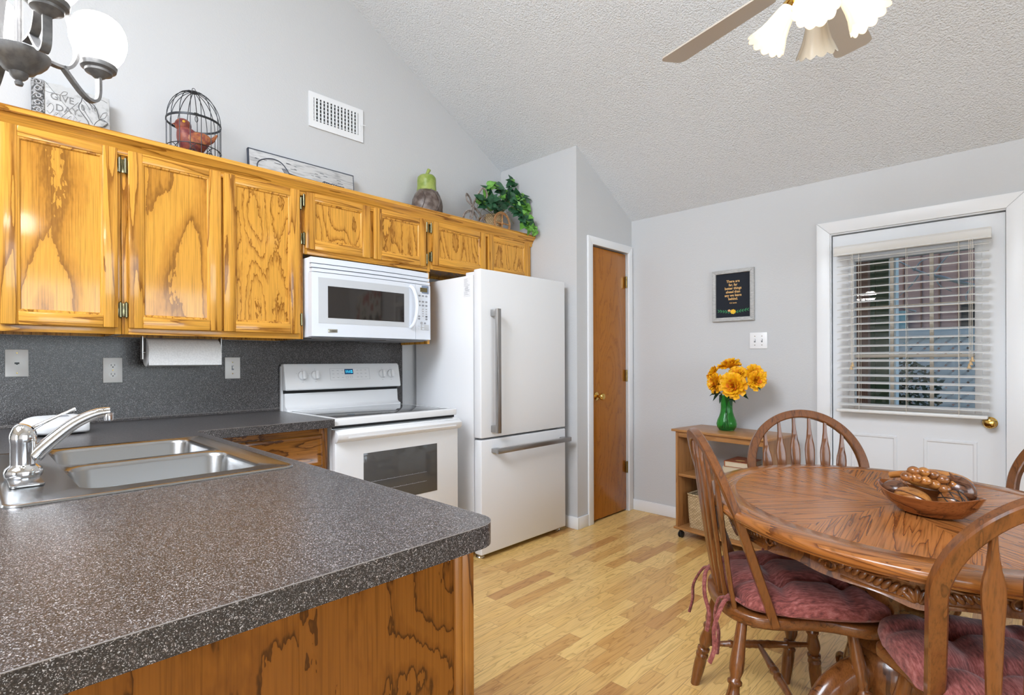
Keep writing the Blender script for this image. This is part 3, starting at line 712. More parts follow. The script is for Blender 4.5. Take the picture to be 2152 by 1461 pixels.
# green side wall of the porch with its posts
gw = thing('porch_wall', 'dark green board wall at the left edge of the door glass', 'wall', (0.5, 5.6, -0.45)); T = W(gw)
gxr = out_at(1869, 700, 5.6).x
g = MB()
for i in range(26): g.box(gxr - 2.6 + 0.1 * i, gxr - 2.504 + 0.1 * i, 5.6, 5.7, -0.45, 2.6, M=T)
g.build('boards', M['siding_green'], gw)
MB().box(gxr, gxr + 0.05, 5.58, 5.72, -0.45, 2.6, M=T).build('edge_trim', M['lattice'], gw)
x = out_at(1812, 700, 5.4).x; pp = MB().box(x - 0.05, x + 0.05, 5.35, 5.45, -0.45, 2.5); tag(pp.build('porch_post', M['post_brown']), 'brown porch post in front of the dark green board wall', 'post')
pr_ = MB().box(-1.5, 5.0, 4.3, 5.75, 2.60, 2.72); tag(pr_.build('porch_roof', M['siding_green']), 'dark porch roof edge above the glass of the outside door', 'roof')
# bare branch and shrub
tr = thing('bare_tree', 'bare pale tree branches crossing in front of the mauve house', 'tree', (3.6, 6.3, -0.45)); T = W(tr)
tm = MB(); tm.tube(smooth_path([(3.62, 6.3, -0.45), (3.6, 6.3, 1.0), (3.66, 6.3, 2.2), (3.7, 6.3, 3.2)], 5), 0.06, 8, M=T); tm.build('trunk', M['bark'], tr)
bm_ = MB()
def branch(pts, Y, r0):
    P = smooth_path([out_at(px, py, Y) for px, py in pts], 5)
    bm_.tube(P, [r0 * (1 - 0.7 * i / (len(P) - 1)) for i in range(len(P))], 5, M=T)
branch([(2150, 618), (2045, 600), (1985, 585), (1935, 572), (1880, 545)], 6.3, 0.022)
branch([(2150, 575), (2040, 588), (1960, 590), (1880, 597)], 6.3, 0.014)
branch([(2000, 588), (1968, 580), (1975, 600), (2000, 612)], 6.3, 0.012)
branch([(1935, 572), (1915, 600), (1890, 622)], 6.3, 0.010); branch([(1960, 580), (1990, 540), (2030, 515)], 6.3, 0.010)
branch([(2045, 600), (2030, 622), (2036, 640)], 6.3, 0.010); branch([(1925, 655), (1905, 650), (1880, 640)], 6.3, 0.010); branch([(1920, 570), (1935, 550), (1950, 545)], 6.3, 0.009)
bm_.build('branches', M['bark'], tr)
sh = thing('shrub', 'dark leafy shrub growing at the foot of the white lattice fence', 'shrub', (1.4, 6.6, -0.45)); rs = random.Random(3); lm = MB(); st = MB()
for i in range(520):
    px = 1868 + 105 * rs.random() ** 1.5; top_y = 720 + (px - 1868) * 0.7; py = top_y + (900 - top_y) * rs.random()
    p = out_at(px, py, 6.45 + 0.35 * rs.random()) - sh.location
    d = Vector((rs.uniform(-1, 1), rs.uniform(-1, 1), rs.uniform(-0.5, 1))).normalized(); u = d.orthogonal().normalized() * 0.018; d = d * 0.07
    lm.add([p, p + d * 0.5 + u, p + d, p + d * 0.5 - u], [(0, 1, 2, 3)])
lm.build('leaves', M['bush'], sh)
for i in range(7): st.tube([(0, 0, 0), (rs.uniform(-0.25, 0.35), rs.uniform(-0.1, 0.1), 0.9), (rs.uniform(-0.3, 0.45), 0, 1.5)], 0.008, 5)
st.build('stems', M['post_brown'], sh)

# ------------------------------------------------------------------ upper cabinets
FX = 0.37            # face-frame plane
def cab_door(parent, T, y0, y1, z0, z1, panel_mat, hinge_side, x=FX, st=0.05, hinges=2, oak=('oak_stile', 'oak_h')):
    """frame-and-panel door on plane x, facing +x"""
    mb = MB(); d = 0.019; xa, xb = x + 0.001, x + d
    def member(pts_mat, a0, a1, b0, b1):
        mb.mi = pts_mat; mb.box(xa, xb, a0, a1, b0, b1, 0.0035, 2, M=T)
    member(0, y0, y0 + st, z0, z1); member(0, y1 - st, y1, z0, z1)
    member(1, y0 + st - 0.0005, y1 - st + 0.0005, z0, z0 + st); member(1, y0 + st - 0.0005, y1 - st + 0.0005, z1 - st, z1)
    # inner bead, sloping from the frame down to the panel
    mb.mi = 0
    iy0, iy1, iz0, iz1 = y0 + st, y1 - st, z0 + st, z1 - st
    def ring(ins, xx): return [(xx, iy0 + ins, iz0 + ins), (xx, iy1 - ins, iz0 + ins), (xx, iy1 - ins, iz1 - ins), (xx, iy0 + ins, iz1 - ins)]
    rr = [ring(-0.003, xb - 0.0025), ring(0.003, xb - 0.003), ring(0.007, xb - 0.006), ring(0.009, x + 0.009)]
    mb.add([v for r_ in rr for v in r_], [(4 * i + k, 4 * i + (k + 1) % 4, 4 * i + 4 + (k + 1) % 4, 4 * i + 4 + k) for i in range(3) for k in range(4)], T)
    o = mb.build('door', [M[oak[0]], M[oak[1]]], parent)
    MB().box(x + 0.003, x + 0.0085, iy0 - 0.005, iy1 + 0.005, iz0 - 0.005, iz1 + 0.005, M=T).build('panel', panel_mat, o)
    hy = y1 + 0.008 if hinge_side == 'r' else y0 - 0.008
    hs = ([z0 + 0.075, z1 - 0.075] if z1 - z0 > 0.5 else [z0 + 0.05, z1 - 0.055])[:hinges]
    for hz in hs:
        h = MB(); h.lathe([(0.0, -0.036), (0.003, -0.033), (0.0055, -0.030), (0.0055, 0.030), (0.003, 0.033), (0.0, 0.036)], (x + 0.014, hy, hz), 10, M=T)
        h.box(x + 0.0005, x + 0.004, hy - 0.011, hy + 0.011, hz - 0.028, hz + 0.028, 0.001, M=T)
        h.build('hinge', M['hinge_metal'], o)
    return o
def upper(label, y0, y1, z0, doors, mid=()):
    t = thing('upper_cabinet', label, 'cabinet', (XL, (y0 + y1) / 2, z0), group='honey oak wall cabinets'); T = W(t); zt = 2.105
    b = MB(); x0 = XL + 0.002
    b.mi = 0
    b.box(x0, FX - 0.018, y0, y0 + 0.014, z0, zt, M=T); b.box(x0, FX - 0.018, y1 - 0.014, y1, z0, zt, M=T); b.box(x0, FX - 0.018, y0, y1, z0 + 0.018, z0 + 0.032, M=T); b.box(x0, FX - 0.018, y0, y1, zt - 0.014, zt, M=T); b.box(x0, x0 + 0.006, y0, y1, z0, zt, M=T)
    b.build('carcass', M['oak_v'], t)
    f = MB(); fs = 0.022
    f.mi = 0
    f.box(FX - 0.018, FX, y0, y0 + fs, z0, zt, 0.001, M=T); f.box(FX - 0.018, FX, y1 - fs, y1, z0, zt, 0.001, M=T)
    for m_ in mid: f.box(FX - 0.018, FX, m_ - 0.02, m_ + 0.02, z0 + 0.03, zt - 0.03, 0.001, M=T)
    f.mi = 1
    f.box(FX - 0.018, FX, y0 + fs, y1 - fs, z0, z0 + 0.035, 0.001, M=T); f.box(FX - 0.018, FX, y0 + fs, y1 - fs, zt - 0.035, zt, 0.001, M=T)
    f.build('face_frame', [M['oak_stile'], M['oak_h']], t)
    for (a, b_, pm_, hs, nh_) in doors: cab_door(t, T, a, b_, z0 + 0.026, 2.088, M[pm_], hs, hinges=nh_)
    return t
upper('honey oak wall cabinet with one wide door, at the far left end of the row', -0.02, 0.462, 1.309, [(0.094, 0.449, 'oak_panel_calm', 'r', 2)], mid=(0.07,))
upper('tall honey oak wall cabinet with two doors, left of the microwave', 0.464, 1.239, 1.309, [(0.485, 0.843, 'oak_panel_calm', 'l', 2), (0.854, 1.217, 'oak_panel_busy', 'r', 2)], mid=(0.8485,))
upper('short honey oak two-door wall cabinet right above the microwave', 1.241, 2.064, 1.757, [(1.248, 1.628, 'oak_v', 'l', 2), (1.653, 2.022, 'oak_v', 'r', 2)], mid=(1.6405,))
upper('short honey oak two-door wall cabinet above the refrigerator', 2.066, 3.012, 1.775, [(2.072, 2.530, 'oak_v', 'l', 2), (2.557, 2.978, 'oak_v', 'r', 0)], mid=(2.5435,))
cr = thing('crown_molding', 'long honey oak crown strip along the top of the wall cabinets', 'molding', (FX, 1.5, 2.055)); T = W(cr)
cp = [(0.0, 2.056), (0.010, 2.056), (0.014, 2.064), (0.014, 2.074), (0.020, 2.080), (0.026, 2.092), (0.038, 2.106), (0.044, 2.112), (0.050, 2.116), (0.050, 2.130), (0.046, 2.136), (0.0, 2.136)]
MB().prism([(FX + 0.001 + a, b) for a, b in cp], -0.02, 3.014, 'xz', M=T).build('strip', M['oak_h'], cr)
# small block that hangs below the last cabinet beside the microwave
hb = MB().box(XL + 0.02, FX - 0.01, 2.046, 2.064, 1.30, 1.755); 
tag(hb.build('cabinet_side_panel', M['oak_stile']), 'narrow oak side panel between the microwave and the refrigerator', 'panel')

# ------------------------------------------------------------------ backsplash and plates on it
tag(MB().box(XL + 0.001, XL + 0.009, -0.15, 1.247, 0.921, 1.307).build('backsplash', M['laminate']), 'long speckled charcoal backsplash behind the left counter', 'backsplash')
tag(MB().box(XL + 0.001, XL + 0.006, 1.2475, 2.066, 0.86, 1.318).build('backsplash', M['laminate']), 'speckled charcoal backsplash panel behind the range', 'backsplash')
BSX = XL + 0.0095
def plate(label, name, y0, y1, z0, z1, mt='plate'):
    t = thing(name, label, 'wall plate', (BSX, (y0 + y1) / 2, (z0 + z1) / 2)); h = (z1 - z0) / 2; w2 = (y1 - y0) / 2
    MB().box(0, 0.006, -w2, w2, -h, h, 0.003).build('cover', M[mt], t)
    return t
def screw(t, y, z, x=0.0062): MB().lathe([(0, 0), (0.0032, 0), (0.0026, 0.0012), (0, 0.0014)], n=10, M=Matrix.Translation((x, y, z)) @ Matrix.Rotation(R(90), 4, 'Y')).build('screw', M['old_brass'], t)
t = plate('white telephone jack plate on the backsplash at far left', 'phone_jack_plate', 0.12, 0.193, 1.133, 1.247); screw(t, 0, 0.042); screw(t, 0, -0.042)
MB().prism([(-0.0075, -0.003), (0.0075, -0.003), (0.0075, 0.004), (0.003, 0.004), (0.003, 0.007), (-0.003, 0.007), (-0.003, 0.004), (-0.0075, 0.004)], 0.0055, 0.0068, 'yz', M=Matrix.Scale(-1, 4, (0, 0, 1))).build('jack_socket', M['black'], t)
t = plate('white duplex outlet plate on the backsplash left of the paper towel', 'outlet_plate', 0.444, 0.517, 1.098, 1.213)
for s in (1, -1):
    rec = MB(); rec.prism([(0.0165 * math.copysign(min(1, abs(math.cos(a)) * 1.0), math.cos(a)), 0.0145 * math.sin(a) * 1.0) for a in [2 * PI * i / 20 for i in range(20)]], 0.005, 0.0075, 'yz', M=Matrix.Translation((0, 0, 0.0205 * s)))
    ro = rec.build('receptacle', M['plate'], t)
    sl = MB()
    for yy in (-0.0065, 0.0065): sl.box(0.0072, 0.008, yy - 0.0011, yy + 0.0011, 0.0205 * s - 0.001, 0.0205 * s + 0.007)
    sl.lathe([(0, 0), (0.0027, 0), (0.0027, 0.0008), (0, 0.0008)], n=10, M=Matrix.Translation((0.0072, 0, 0.0205 * s - 0.006)) @ Matrix.Rotation(R(90), 4, 'Y'))
    sl.build('slots', M['black'], ro)
screw(t, 0, 0)
t = plate('white toggle switch plate on the backsplash between paper towel and range', 'switch_plate', 0.957, 1.033, 1.103, 1.216)
screw(t, 0, 0.03); screw(t, 0, -0.03); MB().box(0.0055, 0.0075, -0.0052, 0.0052, -0.012, 0.012).build('toggle_slot', M['grey_print'], t); MB().box(0.006, 0.018, -0.0038, 0.0038, -0.003, 0.009, 0.001).build('toggle', M['plate'], t)

# ------------------------------------------------------------------ paper towel under the cabinet
t = thing('paper_towel_holder', 'thin metal holder screwed under the tall wall cabinet', 'holder', (0.22, 0.725, 1.308)); T = W(t)
hm = MB()
for y in (0.562, 0.886):
    hm.box(0.2, 0.24, y - 0.0015, y + 0.0015, 1.205, 1.3085, M=T); hm.lathe([(0, 0), (0.016, 0), (0.016, 0.004), (0, 0.004)], (0, 0, 0), 14, M=T @ Matrix.Translation((0.22, y - 0.002, 1.236)) @ Matrix.Rotation(R(-90), 4, 'X'))
hm.build('brackets', M['steel_handle'], t); MB().tube([(0.22, 0.563, 1.236), (0.22, 0.885, 1.236)], 0.006, 10, M=T).build('spindle', M['steel_handle'], t)
t = thing('paper_towel_roll', 'white paper towel roll hanging under the tall wall cabinet', 'paper towel', (0.22, 0.725, 1.236)); T = Matrix.Translation((0, -0.149, 0)) @ Matrix.Rotation(R(-90), 4, 'X')
MB().lathe([(0.021, 0), (0.062, 0), (0.0645, 0.002), (0.0645, 0.296), (0.062, 0.298), (0.021, 0.298)], n=40, M=T).build('roll', M['paper'], t)
MB().lathe([(0.0195, 0.001), (0.0209, 0.001), (0.0209, 0.297), (0.0195, 0.297)], n=24, M=T).build('cardboard_core', M['book_page'], t)
MB().grid(lambda u, v: (0.065 - 0.002 * v, -0.149 + 0.298 * u, 0.0 - 0.058 * v), 8, 6).build('loose_sheet', M['paper'], t)

# ------------------------------------------------------------------ microwave
t = thing('microwave', 'white over-the-range microwave with dark window and curved handle', 'microwave', (XL, 1.632, 1.318)); T = W(t)
y0, y1, z0, z1 = 1.251, 2.012, 1.319, 1.737
MB().box(XL + 0.012, 0.405, y0, y1, z0, z1 - 0.002, 0.004, M=T).build('body', M['micro_white'], t)
bow = lambda y: 0.444 + 0.016 * (1 - ((y - 1.60) / 0.36) ** 2)
def bowed(mb, ya, yb, za, zb, dx=0.0, thick=None, n=16, mi=None):
    back = 0.404
    V = []
    for i in range(n + 1):
        y = ya + (yb - ya) * i / n; x = bow(y) + dx; xb = (x - thick) if thick else back
        V += [(xb, y, za), (x, y, za), (x, y, zb), (xb, y, zb)]
    F = []
    for i in range(n):
        a, b = 4 * i, 4 * i + 4
        for k in range(4): F.append((a + k, a + (k + 1) % 4, b + (k + 1) % 4, b + k))
    F += [(3, 2, 1, 0), (4 * n, 4 * n + 1, 4 * n + 2, 4 * n + 3)]
    mb.add(V, F, T)
b = MB(); bowed(b, y0, 1.893, z0 + 0.004, 1.655); b.build('door', M['micro_white'], t)
b = MB(); bowed(b, 1.895, y1, z0 + 0.004, 1.655); cp_ = b.build('control_panel', M['micro_white'], t)
b = MB()
for i, (za, zb, dx) in enumerate(((1.659, 1.676, -0.004), (1.682, 1.700, -0.010), (1.706, 1.736, -0.018))): bowed(b, y0 + 0.004, y1, za, zb, dx)
b.build('vent_louvers', M['micro_white'], t)
b = MB(); b.box(0.39, 0.42, y0 + 0.01, y1 - 0.01, 1.655, 1.71, M=T); b.build('vent_recess', M['gasket'], t)
b = MB(); bowed(b, 1.285, 1.846, 1.392, 1.630, 0.0012, 0.004); b.build('window_surround', M['enamel_grey'], t)
b = MB(); bowed(b, 1.336, 1.808, 1.421, 1.588, 0.0022, 0.003); b.build('window', M['micro_glass'], t)
b = MB(); hp = smooth_path([(bow(1.868) + 0.002, 1.868, 1.392), (bow(1.868) + 0.03, 1.868, 1.42), (bow(1.868) + 0.044, 1.868, 1.515), (bow(1.868) + 0.03, 1.868, 1.61), (bow(1.868) + 0.002, 1.868, 1.638)], 6)
b.tube([Vector((p.x, p.y + 0.018 * (1 - ((p.z - 1.515) / 0.123) ** 2) - 0.012, p.z)) for p in hp], 0.0115, 12, M=T); b.build('handle', M['micro_white'], t)
b = MB(); b.box(bow(1.36) - 0.004, bow(1.36) + 0.0025, 1.336, 1.388, 1.345, 1.362, 0.0008, M=T); bd = b.build('badge', M['badge'], t)
o = text('badge_text', 'Kenmore', 0.0125, M['ink'], bd, T @ TX(bow(1.36) + 0.003, 1.362, 1.3535), sx=0.85); o.parent = bd
px = lambda y: bow(y) + 0.0006
b = MB(); b.box(px(1.95) - 0.006, px(1.95), 1.908, 1.996, 1.603, 1.652, 0.002, M=T); bz = b.build('display_bezel', M['micro_bezel'], cp_)
b = MB(); b.box(px(1.95) - 0.003, px(1.95) + 0.001, 1.920, 1.984, 1.612, 1.638, M=T); b.build('display', M['micro_lcd'], cp_)
def oval(mb, y, z, ry, rz): mb.prism([(y + ry * math.cos(a), z + rz * math.sin(a)) for a in [2 * PI * i / 12 for i in range(12)]], px(y) - 0.003, px(y) + 0.0012, 'yz', M=T)
b = MB()
for z in (1.588, 1.553, 1.530):
    for y in (1.925, 1.952, 1.979): oval(b, y, z, 0.0085, 0.0055)
for y, z in ((1.979, 1.463), (1.979, 1.448), (1.967, 1.423), (1.921, 1.463), (1.921, 1.448)): oval(b, y, z, 0.008, 0.0055)
b.build('buttons', M['grey_print'], cp_)
b = MB()
for z in (1.508, 1.494, 1.480, 1.466):
    for y in (1.952, 1.979): oval(b, y, z, 0.006, 0.003)
oval(b, 1.940, 1.423, 0.010, 0.008)
b.build('print', M['light_print'], cp_)
b = MB(); b.box(px(1.95) - 0.004, px(1.95) + 0.0008, 1.908, 1.996, 1.380, 1.414, 0.001, M=T); b.build('button_field', M['micro_bezel'], cp_).data.materials[0] = M['enamel_grey']
b = MB()
for z in (1.388, 1.405):
    for y in (1.925, 1.952, 1.979): oval(b, y, z, 0.009, 0.0055)
b.build('round_buttons', M['micro_white'], cp_)
b = MB(); b.box(0.10, 0.40, 1.27, 1.52, 1.3115, 1.316, M=T); b.build('grease_filter', M['gasket'], t); b = MB(); b.box(0.10, 0.40, 1.72, 1.99, 1.3115, 1.316, M=T); b.build('grease_filter', M['gasket'], t)
b = MB(); b.box(0.08, 0.43, y0 + 0.005, y1 - 0.005, 1.316, 1.3195, M=T); b.build('underside', M['gasket'], t)

# ------------------------------------------------------------------ range
t = thing('range', 'white electric range with glass cooktop and oven window', 'stove', (0.36, 1.615, 0.0)); T = W(t)
y0, y1 = 1.236, 1.994
b = MB(); b.box(XL + 0.02, 0.675, y0 + 0.002, y1 - 0.002, 0.07, 0.872, 0.003, M=T); b.box(XL + 0.04, 0.62, y0 + 0.02, y1 - 0.02, 0.0, 0.07, M=T); b.build('body', M['enamel'], t)
b = MB(); b.box(0.10, 0.708, y0 - 0.004, y1 + 0.003, 0.880, 0.915, 0.006, 3, M=T); b.build('cooktop_rim', M['enamel'], t)
b = MB(); b.box(0.155, 0.665, y0 + 0.035, y1 - 0.035, 0.9145, 0.9165, 0.0008, M=T); b.build('cooktop_glass', M['cooktop_glass'], t)
b = MB(); b.box(0.11, 0.69, y0 + 0.004, y1 - 0.004, 0.866, 0.882, M=T); b.build('vent_gap', M['dark_gap'], t)
# back guard: riser, dark vent slot, console leaning back
b = MB(); b.prism([(0.075, 0.90), (0.150, 0.90), (0.150, 0.925), (0.125, 0.935), (0.118, 0.945), (0.112, 1.012), (0.075, 1.012)], y0 + 0.012, y1 - 0.006, 'xz', 0.003, M=T); b.build('riser', M['enamel'], t)
b = MB(); b.box(0.078, 0.108, y0 + 0.014, y1 - 0.008, 1.010, 1.034, M=T); b.build('vent_slot', M['dark_gap'], t)
b = MB(); b.prism([(0.072, 1.030), (0.142, 1.030), (0.146, 1.036), (0.120, 1.165), (0.108, 1.178), (0.072, 1.178)], y0 + 0.006, y1, 'xz', 0.006, 3, M=T); co = b.build('console', M['enamel'], t)
b = MB(); b.box(0.068, 0.088, y0 + 0.004, y0 + 0.022, 0.90, 1.165, M=T); b.build('back_guard_side', M['enamel'], t)
sl = lambda z: 0.146 - 0.026 * (z - 1.036) / 0.129   # console face
tilt = math.atan2(0.026, 0.129)
CT = lambda y, z, d=0.0: T @ Matrix.Translation((sl(z) + 0.0006 + d, y, z)) @ Matrix.Rotation(-tilt, 4, 'Y')
for y in (1.342, 1.419, 1.862, 1.925):
    b = MB(); Mx = CT(y, 1.112) @ Matrix.Rotation(R(90), 4, 'Y')
    b.lathe([(0, 0), (0.0265, 0), (0.0265, 0.006), (0.024, 0.013), (0, 0.013)], n=26, M=Mx); b.box(-0.024, 0.024, -0.008, 0.008, 0.012, 0.030, 0.003, M=Mx); b.build('knob', M['enamel'], co)
pr = MB()
for y in (1.342, 1.419, 1.862, 1.925):
    for dy, dz, wy in ((0, 0.036, 0.006), (-0.032, 0.012, 0.003), (0.0, -0.036, 0.010), (0.034, 0.0, 0.002)): pr.box(-0.001, 0.0004, -wy / 2, wy / 2, -0.001, 0.001, M=CT(y + dy, 1.112 + dz))
for y in (1.53, 1.56, 1.59, 1.69, 1.715, 1.745):
    for z in (1.138, 1.118, 1.096): pr.box(-0.001, 0.0004, -0.006, 0.006, -0.0012, 0.0012, M=CT(y, z))
for y in (1.618, 1.646): 
    for a, b_, c_, d_ in ((-0.008, 0.008, 0.005, 0.006), (-0.008, 0.008, -0.006, -0.005), (-0.008, -0.0072, -0.006, 0.006), (0.0072, 0.008, -0.006, 0.006)): pr.box(-0.001, 0.0004, a, b_, c_, d_, M=CT(y, 1.097))
for a, b_, c_, d_ in ((1.51, 1.772, 1.1505, 1.1515), (1.51, 1.772, 1.0805, 1.0815), (1.51, 1.511, 1.081, 1.151), (1.771, 1.772, 1.081, 1.151)): pr.box(-0.001, 0.0003, a - 1.64, b_ - 1.64, c_ - 1.116, d_ - 1.116, M=CT(1.64, 1.116))
pr.build('print', M['light_print'], co)
b = MB(); b.box(-0.002, 0.0008, -0.028, 0.028, -0.016, 0.016, M=CT(1.632, 1.130)); di = b.build('display', M['lcd'], co)
o = text('display_digits', '11:12', 0.021, M['lcd_text'], di, CT(1.632, 1.130, 0.001) @ TX(0, 0, 0), bold=0.0004)
# oven door
b = MB(); b.box(0.680, 0.718, y0 - 0.001, y1 + 0.001, 0.300, 0.862, 0.005, 3, M=T); od = b.build('oven_door', M['enamel'], t)
b = MB(); b.box(0.712, 0.7195, 1.385, 1.843, 0.470, 0.733, 0.001, M=T); b.build('oven_window', M['oven_glass'], od)
b = MB()
for z in (0.535, 0.585):
    b.tube([(0.7198, 1.40, z), (0.7198, 1.77, z)], 0.0009, 5, M=T)
    for i in range(10): b.tube([(0.7198, 1.41 + 0.038 * i, z), (0.7198, 1.41 + 0.038 * i, z + 0.004)], 0.0008, 4, M=T)
b.build('oven_rack', M['grey_print'], od)
b = MB(); b.prism([(0.716, 0.800), (0.738, 0.806), (0.752, 0.822), (0.752, 0.842), (0.735, 0.856), (0.716, 0.858)], y0 - 0.004, y1 + 0.004, 'xz', 0.003, M=T)
b.box(0.752, 0.7545, y0 + 0.05, y1 - 0.04, 0.822, 0.828, M=T)
b.build('handle', M['enamel'], od)
b = MB(); b.box(0.680, 0.712, y0 - 0.001, y1 + 0.001, 0.075, 0.288, 0.005, 3, M=T); b.build('storage_drawer', M['enamel'], t)
b = MB(); b.box(0.672, 0.684, y0 + 0.004, y1 - 0.004, 0.08, 0.86, M=T); b.build('door_gap', M['dark_gap'], t)

# ------------------------------------------------------------------ refrigerator
t = thing('refrigerator', 'tall white bottom-freezer refrigerator with steel bar handles', 'refrigerator', (0.42, 2.542, 0.0)); T = W(t)
y0, y1 = 2.142, 2.943
b = MB(); b.box(0.10, 0.685, y0 + 0.004, y1 - 0.004, 0.045, 1.712, 0.004, M=T); bo = b.build('body', M['fridge_white'], t)
b = MB(); b.box(0.683, 0.697, y0 + 0.012, y1 - 0.012, 0.05, 1.70, M=T); b.build('door_seal', M['gasket'], t)
def fdoor(name, z0, z1):
    b = MB(); b.box(0.695, 0.756, y0, y1, z0, z1, 0.006, 3, M=T); return b.build(name, M['fridge_white'], t)
ud = fdoor('upper_door', 0.728, 1.742); fd = fdoor('freezer_drawer', 0.03, 0.716)
b = MB(); hy = 2.222
b.box(0.796, 0.822, hy - 0.0, hy + 0.028, 0.757, 1.505, 0.003, M=T)
hh_ = b.build('handle', M['steel_handle'], ud)
b = MB()
for z in (0.760, 1.462): b.box(0.755, 0.798, hy + 0.001, hy + 0.027, z, z + 0.04, 0.002, M=T)
b.build('handle_mount', M['steel_handle'], hh_)
b = MB(); b.box(0.796, 0.822, 2.225, 2.93, 0.634, 0.664, 0.003, M=T); hh_ = b.build('handle', M['steel_handle'], fd)
b = MB()
for y in (2.226, 2.878): b.box(0.755, 0.798, y, y + 0.05, 0.637, 0.661, 0.002, M=T)
b.build('handle_mount', M['steel_handle'], hh_)
b = MB()
for z in (0.80, 1.36): b.lathe([(0, 0), (0.004, 0), (0.003, 0.0015), (0, 0.002)], n=10, M=T @ Matrix.Translation((0.756, 2.90, z)) @ Matrix.Rotation(R(90), 4, 'Y'))
b.build('screw_cap', M['trim'], ud)
b = MB()
for y in (y0 + 0.04, y1 - 0.04): b.lathe([(0, 0), (0.026, 0), (0.028, 0.006), (0.024, 0.014), (0.012, 0.02), (0.012, 0.046), (0, 0.046)], (0.70, y, 0.0), 18, M=T)
for y in (y0 + 0.06, y1 - 0.06): b.lathe([(0, 0), (0.02, 0), (0.02, 0.046), (0, 0.046)], (0.16, y, 0.0), 14, M=T)
b.build('leveling_foot', M['chrome'], t)
b = MB(); b.box(0.60, 0.665, y0 + 0.0025, y0 + 0.0042, 1.585, 1.700, M=T); lb = b.build('label_sticker', M['plate_white'], t)
b = MB(); rl = random.Random(4)
for i in range(17):
    z = 1.692 - 0.006 * i
    if 8 <= i <= 12: b.box(0.610 + 0.01 * rl.random(), 0.64 + 0.015 * rl.random(), y0 + 0.0018, y0 + 0.003, z - 0.002, z + 0.001, M=T)
    else: b.box(0.605, 0.63 + 0.03 * rl.random(), y0 + 0.0018, y0 + 0.003, z - 0.0008, z + 0.0008, M=T)
b.build('fine_print', M['light_print'], lb)
b = MB()
for i in range(4): b.box(0.115 + 0.0, 0.15, y0 + 0.002, y0 + 0.0045, 1.60 + 0.022 * i, 1.612 + 0.022 * i, M=T)
b.build('vent_slits', M['plate_white'], t)
b = MB(); b.box(0.60, 0.69, y0 + 0.02, y0 + 0.10, 1.712, 1.735, 0.004, M=T); b.build('hinge_cover', M['fridge_white'], t)

# ------------------------------------------------------------------ lower cabinets
ZC = 0.918; ZT = 0.038
t = thing('base_cabinet', 'oak drawer base cabinet between the counter corner and the range', 'cabinet', (0.36, 0.94, 0.0)); T = W(t)
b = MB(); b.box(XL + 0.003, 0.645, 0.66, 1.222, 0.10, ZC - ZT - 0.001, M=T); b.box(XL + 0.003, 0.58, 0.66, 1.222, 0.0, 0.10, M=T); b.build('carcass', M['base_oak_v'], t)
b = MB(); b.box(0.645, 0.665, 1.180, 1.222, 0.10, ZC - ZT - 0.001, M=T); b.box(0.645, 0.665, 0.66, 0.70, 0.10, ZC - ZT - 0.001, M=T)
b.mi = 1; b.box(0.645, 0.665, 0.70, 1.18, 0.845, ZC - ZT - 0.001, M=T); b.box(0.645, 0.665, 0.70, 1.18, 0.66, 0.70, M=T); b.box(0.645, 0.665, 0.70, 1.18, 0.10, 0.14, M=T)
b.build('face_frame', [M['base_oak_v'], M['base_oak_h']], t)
def drawer(z0, z1):
    b = MB(); y0, y1 = 0.69, 1.190; x = 0.666
    r_ = [[(x, y0, z0), (x, y1, z0), (x, y1, z1), (x, y0, z1)]]
    for ins, xx in ((0.0, x + 0.012), (0.006, x + 0.017), (0.012, x + 0.019), (0.022, x + 0.019), (0.028, x + 0.0165)):
        r_.append([(xx, y0 + ins, z0 + ins), (xx, y1 - ins, z0 + ins), (xx, y1 - ins, z1 - ins), (xx, y0 + ins, z1 - ins)])
    b.add([v for q in r_ for v in q], [(4 * i + k, 4 * i + (k + 1) % 4, 4 * i + 4 + (k + 1) % 4, 4 * i + 4 + k) for i in range(len(r_) - 1) for k in range(4)] + [tuple(range(4 * len(r_) - 4, 4 * len(r_))), (3, 2, 1, 0)], T)
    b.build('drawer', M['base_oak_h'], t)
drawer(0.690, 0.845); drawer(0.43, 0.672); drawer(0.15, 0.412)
t = thing('peninsula_cabinet', 'oak peninsula cabinet with a wood-veneered end facing the dining table', 'cabinet', (1.6, 0.15, 0.0)); T = W(t)
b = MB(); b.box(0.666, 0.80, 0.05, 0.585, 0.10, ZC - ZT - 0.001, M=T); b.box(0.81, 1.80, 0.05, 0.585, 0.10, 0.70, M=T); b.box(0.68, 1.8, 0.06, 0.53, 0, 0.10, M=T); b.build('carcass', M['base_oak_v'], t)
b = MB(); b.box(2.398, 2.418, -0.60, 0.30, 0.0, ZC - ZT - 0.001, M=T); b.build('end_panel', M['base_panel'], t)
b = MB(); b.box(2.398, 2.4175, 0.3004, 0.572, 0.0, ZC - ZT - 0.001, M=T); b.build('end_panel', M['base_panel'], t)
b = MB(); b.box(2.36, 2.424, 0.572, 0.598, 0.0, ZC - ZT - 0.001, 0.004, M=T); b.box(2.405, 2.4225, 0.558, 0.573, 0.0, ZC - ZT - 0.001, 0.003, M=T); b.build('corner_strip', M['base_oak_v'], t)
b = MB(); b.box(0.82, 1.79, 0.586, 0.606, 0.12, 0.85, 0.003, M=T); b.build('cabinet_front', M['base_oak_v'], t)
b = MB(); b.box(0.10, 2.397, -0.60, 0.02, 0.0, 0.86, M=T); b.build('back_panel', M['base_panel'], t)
t = thing('dishwasher', 'white dishwasher in the peninsula, its door edge showing past the oak corner', 'dishwasher', (2.08, 0.3, 0.0)); T = W(t)
